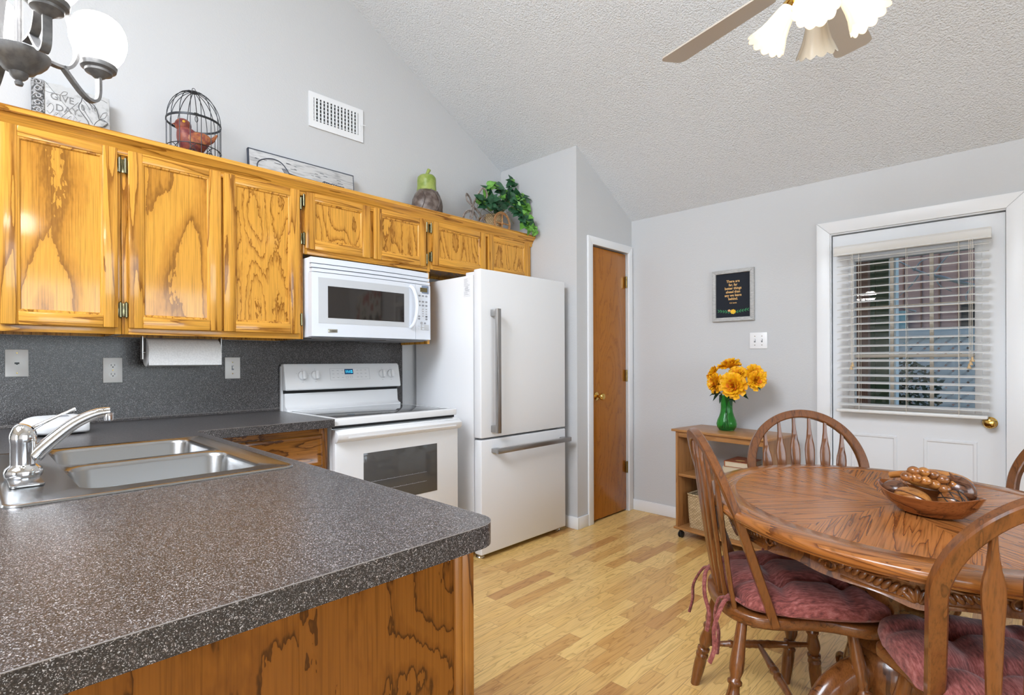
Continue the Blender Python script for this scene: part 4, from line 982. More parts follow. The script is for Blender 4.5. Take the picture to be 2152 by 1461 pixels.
MB().box(1.81, 2.355, 0.06, 0.585, 0.08, 0.862, M=T).build('tub', M['enamel'], t); MB().box(1.81, 2.350, 0.588, 0.628, 0.10, 0.858, 0.006, 3, M=T).build('door', M['enamel'], t)
MB().box(1.83, 2.33, 0.10, 0.54, 0.0, 0.078, M=T).build('base', M['black'], t)

# ------------------------------------------------------------------ worktop with a hole for the sink
t = thing('countertop', 'continuous charcoal speckled laminate worktop, wall run and peninsula', 'countertop', (1.2, 0.3, ZC - ZT))
T = W(t)
SX0, SX1, SY0, SY1 = 0.945, 1.705, 0.075, 0.575
PXE, PYE = 2.447, 0.640
def rounded(pts, rad, n=8):
    """round the listed convex corners of a polygon; rad per vertex"""
    out = []; m = len(pts)
    for i, p in enumerate(pts):
        if rad[i] <= 0: out.append(p); continue
        a = Vector(pts[i - 1]); b_ = Vector(pts[(i + 1) % m]); q = Vector(p)
        u = (a - q).normalized(); v = (b_ - q).normalized(); r_ = rad[i]
        h = u.angle(v) / 2; d_ = r_ / math.tan(h); c = q + (u + v).normalized() * (r_ / math.sin(h))
        s_ = q + u * d_ - c; e_ = q + v * d_ - c
        a0 = math.atan2(s_.y, s_.x); a1 = math.atan2(e_.y, e_.x)
        while a1 - a0 > PI: a1 -= 2 * PI
        while a1 - a0 < -PI: a1 += 2 * PI
        for k_ in range(n + 1):
            aa = a0 + (a1 - a0) * k_ / n; out.append((c.x + r_ * math.cos(aa), c.y + r_ * math.sin(aa)))
    return out
outer = rounded([(XL + 0.010, -0.60), (PXE, -0.60), (PXE, PYE), (0.735, PYE), (0.735, 1.226), (XL + 0.010, 1.226)], [0, 0, 0.045, 0.02, 0.004, 0], 8)
bm = bmesh.new(); V = [bm.verts.new((x, y, ZC)) for x, y in outer]; es = [bm.edges.new((V[i], V[(i + 1) % len(V)])) for i in range(len(V))]
H = [bm.verts.new((x, y, ZC)) for x, y in ((SX0, SY0), (SX0, SY1), (SX1, SY1), (SX1, SY0))]; es += [bm.edges.new((H[i], H[(i + 1) % 4])) for i in range(4)]
bmesh.ops.triangle_fill(bm, use_beauty=True, edges=es)
g_ = bmesh.ops.extrude_face_region(bm, geom=bm.faces[:])
for v in g_['geom']:
    if isinstance(v, bmesh.types.BMVert): v.co.z -= ZT
b = MB(); b.from_bm(bm, T); b.build('slab', M['laminate'], t, ang=30)
rim = [(x, y) for x, y in outer]
ln = MB(); pth = [Vector((x, y, ZC - 0.0006)) for x, y in outer[1:-1]]
ln.tube(pth, 0.0008, 6, M=T); ln.build('edge_line', M['laminate_line'], t)
cv = MB(); cv.prism([(XL + 0.0095, ZC + 0.0003), (XL + 0.022, ZC + 0.0003), (XL + 0.015, ZC + 0.004), (XL + 0.0115, ZC + 0.012), (XL + 0.0095, ZC + 0.012)], -0.15, 1.246, 'xz', M=T); cv.build('cove', M['laminate'], t)
sc_ = MB(); sc_.tube([(XL + 0.011, -0.15, ZC + 0.012), (XL + 0.011, 1.246, ZC + 0.012)], 0.0012, 6, M=T); sc_.build('seam_line', M['laminate_line'], t)

# ------------------------------------------------------------------ sink
t = thing('sink', 'double-bowl brushed stainless sink set into the peninsula', 'sink', ((SX0 + SX1) / 2, (SY0 + SY1) / 2, ZC)); T = W(t)
def rrect(x0, x1, y0, y1, r, n=6):
    out = []
    for cx, cy, a0 in ((x1 - r, y1 - r, 0), (x0 + r, y1 - r, PI / 2), (x0 + r, y0 + r, PI), (x1 - r, y0 + r, 1.5 * PI)):
        for k in range(n + 1):
            a = a0 + PI / 2 * k / n; out.append((cx + r * math.cos(a), cy + r * math.sin(a)))
    return out
bowls = [(0.962, 1.300, 0.172, 0.548), (1.336, 1.672, 0.172, 0.548)]
bm = bmesh.new()
def loop(pts, z): 
    v = [bm.verts.new((x, y, z)) for x, y in pts]; return v, [bm.edges.new((v[i], v[(i + 1) % len(v)])) for i in range(len(v))]
RO = rrect(0.920, 1.732, 0.048, 0.602, 0.022); RI = rrect(0.930, 1.722, 0.058, 0.592, 0.018)
zr = ZC + 0.0055
vo, eo = loop(RI, zr - 0.0012)
allE = list(eo); bl = []
for q in bowls:
    vv, ee = loop(rrect(*q, 0.055), zr - 0.0012); allE += ee; bl.append((q, vv))
bmesh.ops.triangle_fill(bm, use_beauty=True, edges=allE)
def skin(a, b_):
    n_ = len(a)
    for i in range(n_): bm.faces.new((a[i], a[(i + 1) % n_], b_[(i + 1) % n_], b_[i]))
prev = vo
for ins, z in ((-0.004, zr), (-0.0085, zr - 0.001), (-0.0105, ZC + 0.0006)):
    pts = rrect(0.930 + ins, 1.722 - ins, 0.058 + ins, 0.592 - ins, 0.018 - ins); v = [bm.verts.new((x, y, z)) for x, y in pts]; skin(prev, v); prev = v
sk = MB(); 
for q, vv in bl:
    prev = vv
    for ins, z, rr in ((0.003, zr - 0.004, 0.053), (0.008, zr - 0.012, 0.050), (0.018, ZC - 0.150, 0.048), (0.026, ZC - 0.166, 0.044), (0.045, ZC - 0.174, 0.035), (0.13, ZC - 0.177, 0.02)):
        pts = rrect(q[0] + ins, q[1] - ins, q[2] + ins, q[3] - ins, rr); v = [bm.verts.new((x, y, z)) for x, y in pts]; skin(prev, v); prev = v
    bm.faces.new(prev)
sk.from_bm(bm, T); sk.build('basin', M['steel'], t, ang=50)
for q in bowls:
    cx, cy = (q[0] + q[1]) / 2, (q[2] + q[3]) / 2
    MB().lathe([(0, -0.004), (0.02, -0.004), (0.030, 0.002), (0.042, 0.003), (0.044, 0.0005)], (cx, cy, ZC - 0.177), 24, M=T).build('drain', M['chrome'], t)

# ------------------------------------------------------------------ faucet
t = thing('faucet', 'chrome single-lever faucet standing at the back of the sink', 'faucet', (1.425, 0.096, ZC + 0.0046))
b = MB(); b.prism(rrect(-0.125, 0.125, -0.029, 0.029, 0.012, 4), 0, 0.006, 'xy', 0.002); b.build('deck_plate', M['steel'], t)
b = MB(); b.lathe([(0, 0.005), (0.032, 0.005), (0.0345, 0.010), (0.035, 0.018), (0.032, 0.026), (0.026, 0.031), (0.0235, 0.034), (0.0235, 0.092), (0.0245, 0.094), (0.0245, 0.098), (0.023, 0.103), (0.021, 0.110), (0.015, 0.118), (0, 0.121)], n=36); b.build('body', M['chrome'], t)
b = MB(); sp = smooth_path([(0.006, 0.018, 0.050), (0.008, 0.048, 0.082), (0.012, 0.090, 0.120), (0.018, 0.130, 0.141), (0.024, 0.160, 0.146)], 6)
rr = [0.017 - 0.006 * i / (len(sp) - 1) for i in range(len(sp))]
b.tube(sp, rr, 14); spo = b.build('spout', M['chrome'], t)
b = MB(); b.lathe([(0, 0), (0.010, 0), (0.0105, 0.004), (0.0105, 0.018), (0, 0.019)], (0.0235, 0.156, 0.124), 16); b.build('aerator', M['chrome'], spo)
b = MB(); b.grid(lambda u, v: ((0.025 * math.sin(v * PI * 0.62)) * math.cos(2 * PI * u), (0.025 * math.sin(v * PI * 0.62)) * math.sin(2 * PI * u) - 0.012 * (v < 0.5) * (0.5 - v), 0.104 + 0.034 * math.cos(v * PI * 0.62) ** 1.0 - 0.01), 24, 9, True)
lv_ = b.build('handle_cap', M['chrome'], t)
b = MB(); P = smooth_path([(0.0, 0.018, 0.116), (0.002, 0.042, 0.130), (0.006, 0.076, 0.148), (0.008, 0.094, 0.156)], 5)
b.tube(P, [0.0085, 0.0078, 0.007, 0.0062, 0.0055, 0.005, 0.0047, 0.0045, 0.0044, 0.0044, 0.0044, 0.0046, 0.0052, 0.006, 0.0068, 0.007][:len(P)], 10, section=[(0.7 * math.cos(a), 1.25 * math.sin(a)) for a in [2 * PI * i / 12 for i in range(12)]]); b.build('lever', M['chrome'], lv_)

# small white desk device behind the faucet
t = thing('counter_device', 'small white electronic device with a grey screen behind the faucet', 'device', (0.42, 0.245, ZC), R(8))
pr_ = [(-0.09, 0), (0.09, 0), (0.09, 0.016), (-0.075, 0.066), (-0.09, 0.062)]
b = MB()
def body(u, v):
    y = -0.105 + 0.19 * v; a = 2 * PI * u
    w_ = 1.0 if y > -0.035 else math.sqrt(max(0.0, 1 - ((-0.035 - y) / 0.0705) ** 2))
    if v >= 0.999: w_ = 0.93
    x = 0.085 * w_ * math.copysign(abs(math.cos(a)) ** 0.3, math.cos(a))
    zc = 0.034 + 0.0; z = zc + 0.030 * math.copysign(abs(math.sin(a)) ** 0.3, math.sin(a)) * max(w_, 0.25)
    if z > zc: z = zc + (z - zc) * (1.25 - 0.75 * (x + 0.085) / 0.17)
    return (x, y, z + 0.0)
b.grid(body, 28, 20, True); b.build('base', M['plate_white'], t, ang=60)
MB().prism([(0.064 * math.cos(a), 0.02 + 0.07 * math.sin(a)) for a in [2 * PI * i / 24 for i in range(24)]], -0.001, 0.004, 'xy').build('rubber_foot', M['black'], t)
slz = lambda x: 0.034 + 0.030 * (1.25 - 0.75 * (x + 0.085) / 0.17)
Mx = Matrix.Translation((-0.03, 0.035, slz(-0.03) - 0.0005)) @ Matrix.Rotation(R(7.5), 4, 'Y')
MB().box(-0.013, 0.013, -0.022, 0.012, -0.002, 0.0012, M=Mx).build('screen', M['grey_print'], t)
b = MB()
for i in range(2):
    for j in range(2): b.box(-0.010 + 0.034 * i, 0.012 + 0.034 * i, 0.022 + 0.021 * j, 0.040 + 0.021 * j, -0.002, 0.0014, 0.0004, M=Mx)
b.build('keys', M['plate'], t)

# ------------------------------------------------------------------ things on top of the wall cabinets
def at_x(px, py, X):
    d = _f + (px - 1076) / 1120.42 * _r - (py - 761.64) / 1120.42 * _u
    return Vector((3.095, 0, 1.19)) + d * ((X - 3.095) / d.x)
CZ = 2.1055
# praying-hands plaque, leaning on the wall
t = thing('wall_plaque', 'grey stone-look plaque with praying hands leaning on the wall above the cabinets', 'plaque', (0.105, 0.336, CZ)); T = W(t)
LEAN = Matrix.Rotation(R(-6), 4, 'Y')
rs = random.Random(11)
top = [(0.468 - 0.264 * i / 26, 2.387 + (rs.random() - 0.5) * 0.006) for i in range(27)]
P = [(0.2445, CZ), (0.468, CZ)] + [(a - 0.0, b) for a, b in top if a > 0.2445] + [(0.2445, 2.386)]
L = LEAN
def TP(x): return L @ Matrix.Translation((x, -0.336, -CZ))
MB().prism(P, 0.0, 0.022, 'yz', 0.003, M=TP(0)).build('tablet', M['stone'], t)
MB().prism([(0.204, CZ), (0.2445, CZ), (0.2445, 2.388), (0.204, 2.388)], 0.0, 0.026, 'yz', 0.002, M=TP(0)).build('scroll_band', M['stone_dark'], t)
b = MB()
for k in range(9):
    z = CZ + 0.02 + 0.031 * k
    s_ = 1 if k % 2 else -1
    b.tube([(0.0268, 0.224 + s_ * r_ * math.cos(a), z + r_ * math.sin(a)) for a, r_ in [(2.2 * PI * i / 16, 0.014 - 0.0105 * i / 16) for i in range(17)]], 0.0022, 5, M=TP(0))
b.build('scroll_relief', M['light_print'], t)
TT = lambda y, z: TP(0) @ TX(0.0228, y, z)
text('lettering_give', 'GIVE', 0.042, M['ink_soft'], t, TT(0.303, 2.328), sx=0.92)
text('lettering_day', 'DAY', 0.042, M['ink_soft'], t, TT(0.318, 2.282), sx=0.92)
text('lettering_our', 'our', 0.013, M['ink_soft'], t, TT(0.362, 2.272), sx=0.9)
text('lettering_daily', 'Daily', 0.046, M['light_print'], t, TT(0.31, 2.245), shear=0.35)
text('lettering_bread', 'BREAD', 0.036, M['ink_soft'], t, TT(0.325, 2.205), sx=0.95)
hd = [(174, 203.5), (182, 208), (199, 220), (207, 238), (209, 250), (228, 259), (216, 268), (190, 265), (185, 254), (175, 240), (167, 228), (167, 219), (172, 212)]
hp = [(p.y, p.z) for p in (at_x(a, b_, 0.128) for a, b_ in hd)]
b = MB(); b.prism(hp, 0.020, 0.032, 'yz', 0.005, 3, M=TP(0)); ho = b.build('praying_hands', M['stone'], t)
b = MB()
def ink(mb, pts, x, r_, Mx, n=4):
    Q = smooth_path([(x, p.y, p.z) for p in (at_x(a, c, 0.128) for a, c in pts)], n); mb.tube(Q, r_, 5, M=Mx)
ink(b, hd + hd[:1], 0.0318, 0.0011, TP(0), 3)
for l_ in ([(176, 209), (184, 220), (190, 230)], [(181, 208), (191, 219), (196, 229)], [(186, 212), (198, 226), (201, 234)], [(173, 220), (178, 232), (186, 246), (196, 262)], [(172, 219), (176, 221), (178, 229), (174, 231), (172, 222)], [(198, 221), (201, 222), (200, 228)], [(198, 264), (203, 257), (214, 251), (226, 258)]): ink(b, l_, 0.0324, 0.0010, TP(0))
b.build('hand_lines', M['ink'], ho)
b = MB()
for l_ in ([(128, 197), (134, 189), (143, 190), (140, 196), (131, 197)], [(96, 186), (105, 190), (117, 192), (127, 196)], [(129, 246), (150, 226), (166, 212)], [(139, 250), (150, 242)], [(118, 240), (126, 233)], [(212, 246), (218, 236), (227, 235), (222, 246), (213, 248)], [(212, 205), (220, 208), (228, 213)], [(194, 202), (200, 204)], [(100, 222), (108, 214), (114, 224), (106, 236), (100, 230)]): ink(b, l_, 0.0226, 0.0009, TP(0))
b.build('engraved_lines', M['ink_soft'], t)

# wire birdcage
cc = Vector((0.215, 0.778, CZ)); CR = 0.114
t = thing('birdcage', 'domed black wire birdcage with a red bird inside, on top of the cabinets', 'birdcage', cc)
zr_ = 0.232; dome = 0.150
b = MB(); nb = 16
for k in range(nb):
    a = 2 * PI * k / nb; c_, s_ = math.cos(a), math.sin(a)
    pts = [(CR * c_, CR * s_, 0.002), (CR * c_, CR * s_, zr_)] + [(CR * math.cos(q) * c_, CR * math.cos(q) * s_, zr_ + dome * math.sin(q)) for q in [PI / 2 * i / 9 for i in range(1, 10)]]
    b.tube(pts, 0.0017, 6)
b.build('wire_bars', M['iron'], t)
b = MB(); b.tube([((CR + 0.001) * math.cos(2 * PI * i / 40), (CR + 0.001) * math.sin(2 * PI * i / 40), zr_) for i in range(40)], 1, closed=True, section=[(-0.005, -0.0015), (0.005, -0.0015), (0.005, 0.0015), (-0.005, 0.0015)], up=(0, 0, 1)); b.build('middle_hoop', M['iron'], t)
for z in (0.003, 0.100):
    b = MB(); b.tube([((CR + 0.001) * math.cos(2 * PI * i / 40), (CR + 0.001) * math.sin(2 * PI * i / 40), z) for i in range(40)], 0.0022, 6, closed=True); b.build('lower_hoop', M['iron'], t)
b = MB(); ns = 10
for k in range(ns):
    for sgn in (1, -1):
        a0 = 2 * PI * (k + 0.5) / ns; pts = []
        for i in range(26):
            q = i / 25; ph = 2.6 * PI * q + 0.3; r_ = 0.030 * (1 - 0.72 * q)
            da = sgn * (0.30 - 0.0) * 0.0 + sgn * (0.014 + r_ * math.cos(ph) * -1) / CR; z = 0.052 + r_ * 1.45 * math.sin(ph + 1.2)
            pts.append(((CR + 0.002) * math.cos(a0 + da), (CR + 0.002) * math.sin(a0 + da), max(0.004, z)))
        b.tube(pts, 0.0016, 5)
b.build('scrollwork', M['iron'], t)
b = MB(); b.lathe([(0, 0), (0.018, 0), (0.014, 0.006), (0, 0.008)], (0, 0, zr_ + dome - 0.003), 14); b.tube([(0, 0.007 * math.cos(a), zr_ + dome + 0.011 + 0.008 * math.sin(a)) for a in [2 * PI * i / 14 for i in range(14)]], 0.0014, 5, closed=True); b.build('top_ring', M['iron'], t)
b = MB(); la = R(-10); lx, ly = (CR + 0.004) * math.cos(la), (CR + 0.004) * math.sin(la)
b.tube([(lx, ly + 0.006 * math.sin(a), zr_ - 0.022 + 0.014 * math.cos(a)) for a in [2 * PI * i / 14 for i in range(14)]], 0.0015, 5, closed=True); b.box(lx - 0.002, lx + 0.002, ly - 0.009, ly + 0.009, zr_ - 0.006, zr_ + 0.006); b.build('door_latch', M['iron'], t)
b = MB(); b.lathe([(0, 0), (CR - 0.004, 0), (CR - 0.004, 0.002), (0, 0.002)], n=32); b.build('floor_disc', M['iron'], t)

# red bird standing on a stump, inside the cage
t = thing('bird_figurine', 'worn red bird figurine on a mossy stump inside the wire birdcage', 'figurine', cc + Vector((0, 0, 0.0025)))
b = MB(); b.lathe([(0, 0), (0.050, 0), (0.052, 0.02), (0.049, 0.060), (0.044, 0.076), (0, 0.080)], (0, 0.004, 0), 22, wob=lambda a, z: 1 + 0.04 * math.sin(5 * a) + 0.03 * math.sin(9 * a + 2)); b.build('stump', M['stump'], t)
# body: chain of cross-sections from breast (-y) to tail (+y)
sec = [(-0.071, 0.168, 0.004, 0.004), (-0.068, 0.163, 0.026, 0.030), (-0.056, 0.152, 0.038, 0.054), (-0.036, 0.143, 0.046, 0.067), (-0.010, 0.136, 0.049, 0.060), (0.018, 0.132, 0.044, 0.050), (0.042, 0.137, 0.033, 0.036), (0.060, 0.150, 0.020, 0.020), (0.068, 0.156, 0.010, 0.010)]
b = MB()
V = []; F = []
for (y, z, rx, rz) in sec:
    for k in range(18):
        a = 2 * PI * k / 18; V.append((rx * math.cos(a), y, z + rz * math.sin(a)))
for i in range(len(sec) - 1):
    for k in range(18): F.append((i * 18 + k, i * 18 + (k + 1) % 18, (i + 1) * 18 + (k + 1) % 18, (i + 1) * 18 + k))
F += [tuple(range(18)), tuple(range((len(sec) - 1) * 18, len(sec) * 18))]
b.add(V, F)
b.ell((0, -0.046, 0.206), (0.034, 0.035, 0.032), 18, 12); b.add(*[[(0, -0.094, 0.200), (0.008, -0.076, 0.206), (0, -0.076, 0.212), (-0.008, -0.076, 0.206), (0, -0.076, 0.198)], [(0, 1, 2), (0, 2, 3), (0, 3, 4), (0, 4, 1), (1, 4, 3, 2)]])
b.build('body', M['bird_red'], t, ang=60)
for s_ in (1, -1):
    b = MB(); b.ell((0, 0, 0), (0.010, 0.052, 0.030), 16, 10, M=Matrix.Translation((s_ * 0.043, 0.012, 0.147)) @ Matrix.Rotation(R(12), 4, 'X')); b.build('wing', M['bird_wing'], t)
    b = MB(); b.ell((s_ * 0.0305, -0.050, 0.214), (0.004, 0.007, 0.007), 12, 8); b.build('eye', M['yellow'], t)
b = MB()
for q in (-1, 0, 1): b.tube([(0.006 * q, 0.050, 0.146), (0.010 * q, 0.078, 0.168), (0.013 * q, 0.098, 0.198)], [0.012, 0.011, 0.004], 8)
b.build('tail', M['bird_wing'], t)

# whitewashed board with an ink drawing
t = thing('wood_sign', 'long whitewashed wooden board with a line drawing, leaning above the wall cabinets', 'sign', (0.10, 1.375, CZ))
SM = Matrix.Rotation(R(-5), 4, 'Y') @ Matrix.Translation((0, -1.375, -CZ))
MB().box(0.0, 0.020, 1.066, 1.684, CZ, 2.338, 0.002, M=SM).build('board', M['sign_wood'], t)
b = MB()
for q in ((1.0655, 1.070, CZ, 2.3385), (1.680, 1.6845, CZ, 2.3385), (1.0655, 1.6845, 2.333, 2.3385)): b.box(-0.0004, 0.0206, q[0], q[1], q[2], q[3], M=SM)
b.build('dark_edge', M['ink_blue'], t)
z7 = lambda pts: [(500 + a / 4.678, 290 + c / 4.678) for a, c in pts]
def ink2(mb, pts, r_, X=0.115):
    Q = smooth_path([(0.0206, p.y, p.z) for p in (at_x(a, c, X) for a, c in z7(pts))], 4); mb.tube(Q, r_, 5, M=SM)
b = MB()
ink2(b, [(195, 290), (196, 250), (225, 215), (300, 200), (370, 208), (430, 240), (470, 285), (505, 345)], 0.0030)
ink2(b, [(195, 290), (260, 320), (350, 345), (430, 360), (505, 365)], 0.0030)
for q in range(4): ink2(b, [(440 + 14 * q, 300 + 3 * q), (458 + 14 * q, 330 + 3 * q), (470 + 12 * q, 362)], 0.0022)
ink2(b, [(505, 350), (600, 385), (720, 415), (850, 450)], 0.0045); ink2(b, [(505, 362), (600, 398), (720, 428), (850, 462)], 0.0034)
rk = random.Random(5)
for q in range(12):
    x_ = 850 + 17 * q; y_ = 440 + 5.2 * q
    ink2(b, [(x_ + 12 * math.cos(a), y_ + 10 * math.sin(a) + rk.uniform(-4, 4)) for a in [2 * PI * i / 7 for i in range(8)]], 0.0022)
for q in range(16):
    x_ = rk.uniform(130, 1000); y0_ = 110 + (x_ - 100) * 0.31; y_ = y0_ + rk.uniform(6, 60)
    l_ = rk.uniform(15, 70); ink2(b, [(x_, y_), (x_ + l_ / 2, y_ + l_ * 0.14), (x_ + l_, y_ + l_ * 0.28)], 0.0010)
b.build('ink_drawing', M['ink_blue'], t)

# gourd
t = thing('gourd_ornament', 'brown glazed ceramic gourd with green top standing above the microwave', 'ornament', (0.20, 2.17, CZ))
def lobes(a, z): return 1 + 0.02 * math.cos(5 * a + 0.6) * (1 if z < 0.22 else 0.5)
b = MB(); b.lathe([(0, 0), (0.075, 0.0), (0.092, 0.03), (0.101, 0.08), (0.104, 0.125), (0.098, 0.165), (0.082, 0.20), (0.066, 0.222)], n=40, wob=lobes); b.build('lower_body', M['gourd_brown'], t, ang=70)
b = MB(); b.lathe([(0.0668, 0.218), (0.0645, 0.235), (0.062, 0.26), (0.063, 0.29), (0.060, 0.312), (0.048, 0.326), (0.025, 0.330), (0, 0.330)], n=40, wob=lambda a, z: 1 + 0.03 * math.cos(3 * a)); b.build('green_cap', M['gourd_green'], t, ang=70)
b = MB(); b.tube([(0, 0, 0.325), (0, 0.004, 0.345), (0.004, 0.016, 0.372)], [0.015, 0.011, 0.0125], 12); b.build('stem', M['gourd_green'], t)
b = MB()
for a0 in (R(-75), R(-15), R(45)):
    prof = [(0.066, 0.222), (0.083, 0.20), (0.099, 0.165), (0.105, 0.125), (0.102, 0.08), (0.093, 0.03)]
    b.tube(smooth_path([((r_ + 0.001) * math.cos(a0 + 0.5 * math.sin(PI * i / 5) ** 1.0), (r_ + 0.001) * math.sin(a0 + 0.5 * math.sin(PI * i / 5)), z) for i, (r_, z) in enumerate(prof)], 4), 0.0035, 6)
b.build('leaf_ridges', M['gourd_brown'], t)

# wicker tricycle planter and its ivy
to = Vector((0.25, 2.66, CZ))
t = thing('tricycle_planter', 'small wicker tricycle planter on the cabinets beside the pantry wall', 'planter', to); T = W(t)
def ringw(mb, c, r_, tr_, n=28): mb.tube([(c[0], c[1] + r_ * math.cos(2 * PI * i / n), c[2] + r_ * math.sin(2 * PI * i / n)) for i in range(n)], tr_, 6, closed=True, M=T)
def wheel(c, r_, mt):
    b = MB(); ringw(b, c, r_, 0.0055); ringw(b, c, r_ - 0.010, 0.004)
    for k in range(4):
        a = PI / 2 * k
        b.tube([(c[0], c[1], c[2]), (c[0], c[1] + (r_ - 0.008) * math.cos(a), c[2] + (r_ - 0.008) * math.sin(a))], 0.005, 6, M=T)
    b.ell(c, 0.012, 10, 8, M=T); b.build('wheel', mt, t)
wheel((0.345, 2.735, CZ + 0.086), 0.080, M['rattan']); wheel((0.155, 2.735, CZ + 0.086), 0.080, M['rattan']); wheel((0.25, 2.515, CZ + 0.080), 0.074, M['rattan_grey'])
b = MB(); b.lathe([(0.058, -0.052), (0.066, -0.02), (0.075, 0.03), (0.079, 0.05), (0.074, 0.05), (0.070, 0.03), (0.060, -0.02), (0.050, -0.046)], (0.25, 2.735, CZ + 0.105), 30, M=T); b.lathe([(0, 0), (0.059, 0), (0.059, 0.006), (0, 0.006)], (0.25, 2.735, CZ + 0.052), 24, M=T); b.build('basket', M['wicker'], t)
b = MB(); b.tube([(0.155, 2.735, CZ + 0.086), (0.345, 2.735, CZ + 0.086)], 0.006, 8, M=T)
b.build('axle', M['rattan'], t)
b = MB()
for dx in (-0.012, 0.012): b.tube(smooth_path([(0.25 + dx, 2.515, CZ + 0.08), (0.25 + dx, 2.53, CZ + 0.155), (0.25 + dx, 2.535, CZ + 0.19)], 4), 0.006, 7, M=T)
b.tube(smooth_path([(0.25, 2.535, CZ + 0.185), (0.25, 2.58, CZ + 0.165), (0.25, 2.64, CZ + 0.11), (0.25, 2.67, CZ + 0.06)], 5), 0.0075, 8, M=T); b.tube(smooth_path([(0.25, 2.59, CZ + 0.03), (0.25, 2.61, CZ + 0.10), (0.25, 2.66, CZ + 0.15)], 5), 0.006, 8, M=T)
b.build('fork_and_frame', M['rattan_grey'], t)
b = MB()
for s_ in (1, -1): b.tube(smooth_path([(0.25, 2.535, CZ + 0.19), (0.25 + s_ * 0.05, 2.525, CZ + 0.24), (0.25 + s_ * 0.085, 2.55, CZ + 0.30), (0.25 + s_ * 0.09, 2.585, CZ + 0.28), (0.25 + s_ * 0.08, 2.60, CZ + 0.225)], 5), 0.0065, 8, M=T)
b.build('handlebar', M['rattan_grey'], t)
t = thing('ivy_plant', 'trailing green ivy growing out of the wicker tricycle planter', 'plant', (0.25, 2.735, CZ + 0.12)); T = W(t)
rs = random.Random(21); vine = MB(); lfd = MB(); lfl = MB()
def leaf(mb, p, d, nrm, s_):
    d = d.normalized(); sdv = d.cross(nrm)
    if sdv.length < 1e-3: sdv = d.orthogonal()
    sdv.normalize(); nn = sdv.cross(d)
    out = [(0, 0), (-0.12, 0.28), (0.10, 0.46), (0.42, 0.40), (0.75, 0.18), (1.05, 0.0)]
    V = [p]; mid = []
    for q, (a, w_) in enumerate(out):
        V.append(p + d * (a * s_) + nn * (-0.10 * a * a * s_))
    nL = len(V)
    for a, w_ in out[1:-1]: V.append(p + d * (a * s_) + sdv * (w_ * s_) + nn * (0.16 * w_ * s_ - 0.10 * a * a * s_))
    for a, w_ in out[1:-1]: V.append(p + d * (a * s_) - sdv * (w_ * s_) + nn * (0.16 * w_ * s_ - 0.10 * a * a * s_))
    k_ = len(out) - 2; F = []
    for base in (nL, nL + k_):
        F.append((1, base, 2))
        for i in range(k_ - 1): F.append((2 + i, base + i, base + i + 1, 3 + i))
        F.append((1 + k_, base + k_ - 1, 2 + k_))
    mb.add(V, F, T)
paths = [
 [(1040, 455, .25), (1030, 425, .27), (1022, 405, .28), (1028, 392, .30)],
 [(1045, 455, .25), (1052, 420, .26), (1048, 395, .27), (1040, 390, .27)],
 [(1048, 455, .24), (1066, 415, .24), (1074, 395, .24), (1077, 378, .24)],
 [(1045, 452, .28), (1080, 415, .32), (1095, 412, .35), (1104, 428, .37), (1110, 440, .38)],
 [(1048, 455, .28), (1078, 428, .36), (1092, 445, .40), (1100, 470, .43), (1112, 480, .45)],
 [(1048, 456, .30), (1085, 440, .38), (1100, 452, .42), (1115, 466, .45), (1126, 486, .46)],
 [(1040, 455, .30), (1020, 430, .32), (1008, 420, .33), (1002, 440, .33)],
 [(1040, 455, .32), (1015, 440, .35), (1008, 455, .36), (1006, 463, .36)],
 [(1045, 455, .30), (1060, 440, .36), (1072, 460, .40), (1080, 470, .41)],
 [(1043, 450, .28), (1040, 425, .33), (1035, 418, .36), (1030, 430, .37)],
 [(1045, 450, .20), (1060, 425, .18), (1080, 420, .16), (1095, 425, .16)],
 [(1042, 450, .20), (1030, 430, .17), (1018, 425, .15), (1008, 430, .14)]]
for ip, pp in enumerate(paths):
    pts = smooth_path([at_x(a, c, x_) for a, c, x_ in pp], 5)
    pts = [Vector((max(p.x, XL + 0.03), min(p.y, PY - 0.03), p.z)) for p in pts]
    pts[0] = Vector((0.25, 2.735, CZ + 0.125))
    vine.tube(pts, 0.0022, 5, M=T)
    for i in range(2, len(pts)):
        for q in range(1 if (i % 2 or i < 5) else 2):
            s_ = rs.uniform(0.044, 0.070); dr = Vector((rs.uniform(-0.4, 0.8), rs.uniform(-1, 1), rs.uniform(-0.5, 0.6) if not (ip in (3, 4, 5) and i > 8) else rs.uniform(-1.0, 0.1)))
            nrm = Vector((0.8, -0.5, 0.5)) + Vector((rs.uniform(-.5, .5),) * 3)
            tip = i > len(pts) - 6 and ip in (3, 4, 5, 6, 7)
            p = pts[i] + Vector((rs.uniform(-.012, .012), rs.uniform(-.012, .012), rs.uniform(-.012, .012)))
            if p.z < CZ + 0.185 and p.y < 2.83 and p.x > 0.17: continue
            if (p + dr.normalized() * s_).y > PY - 0.012: dr.y = -abs(dr.y) - 0.2
            if p.x + dr.x * s_ < XL + 0.03: dr.x = abs(dr.x)
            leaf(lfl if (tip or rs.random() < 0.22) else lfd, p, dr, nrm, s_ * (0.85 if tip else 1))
vine.build('stems', M['vine'], t); lfd.build('dark_leaves', M['leaf_dark'], t, ang=80); lfl.build('bright_leaves', M['leaf_light'], t, ang=80)

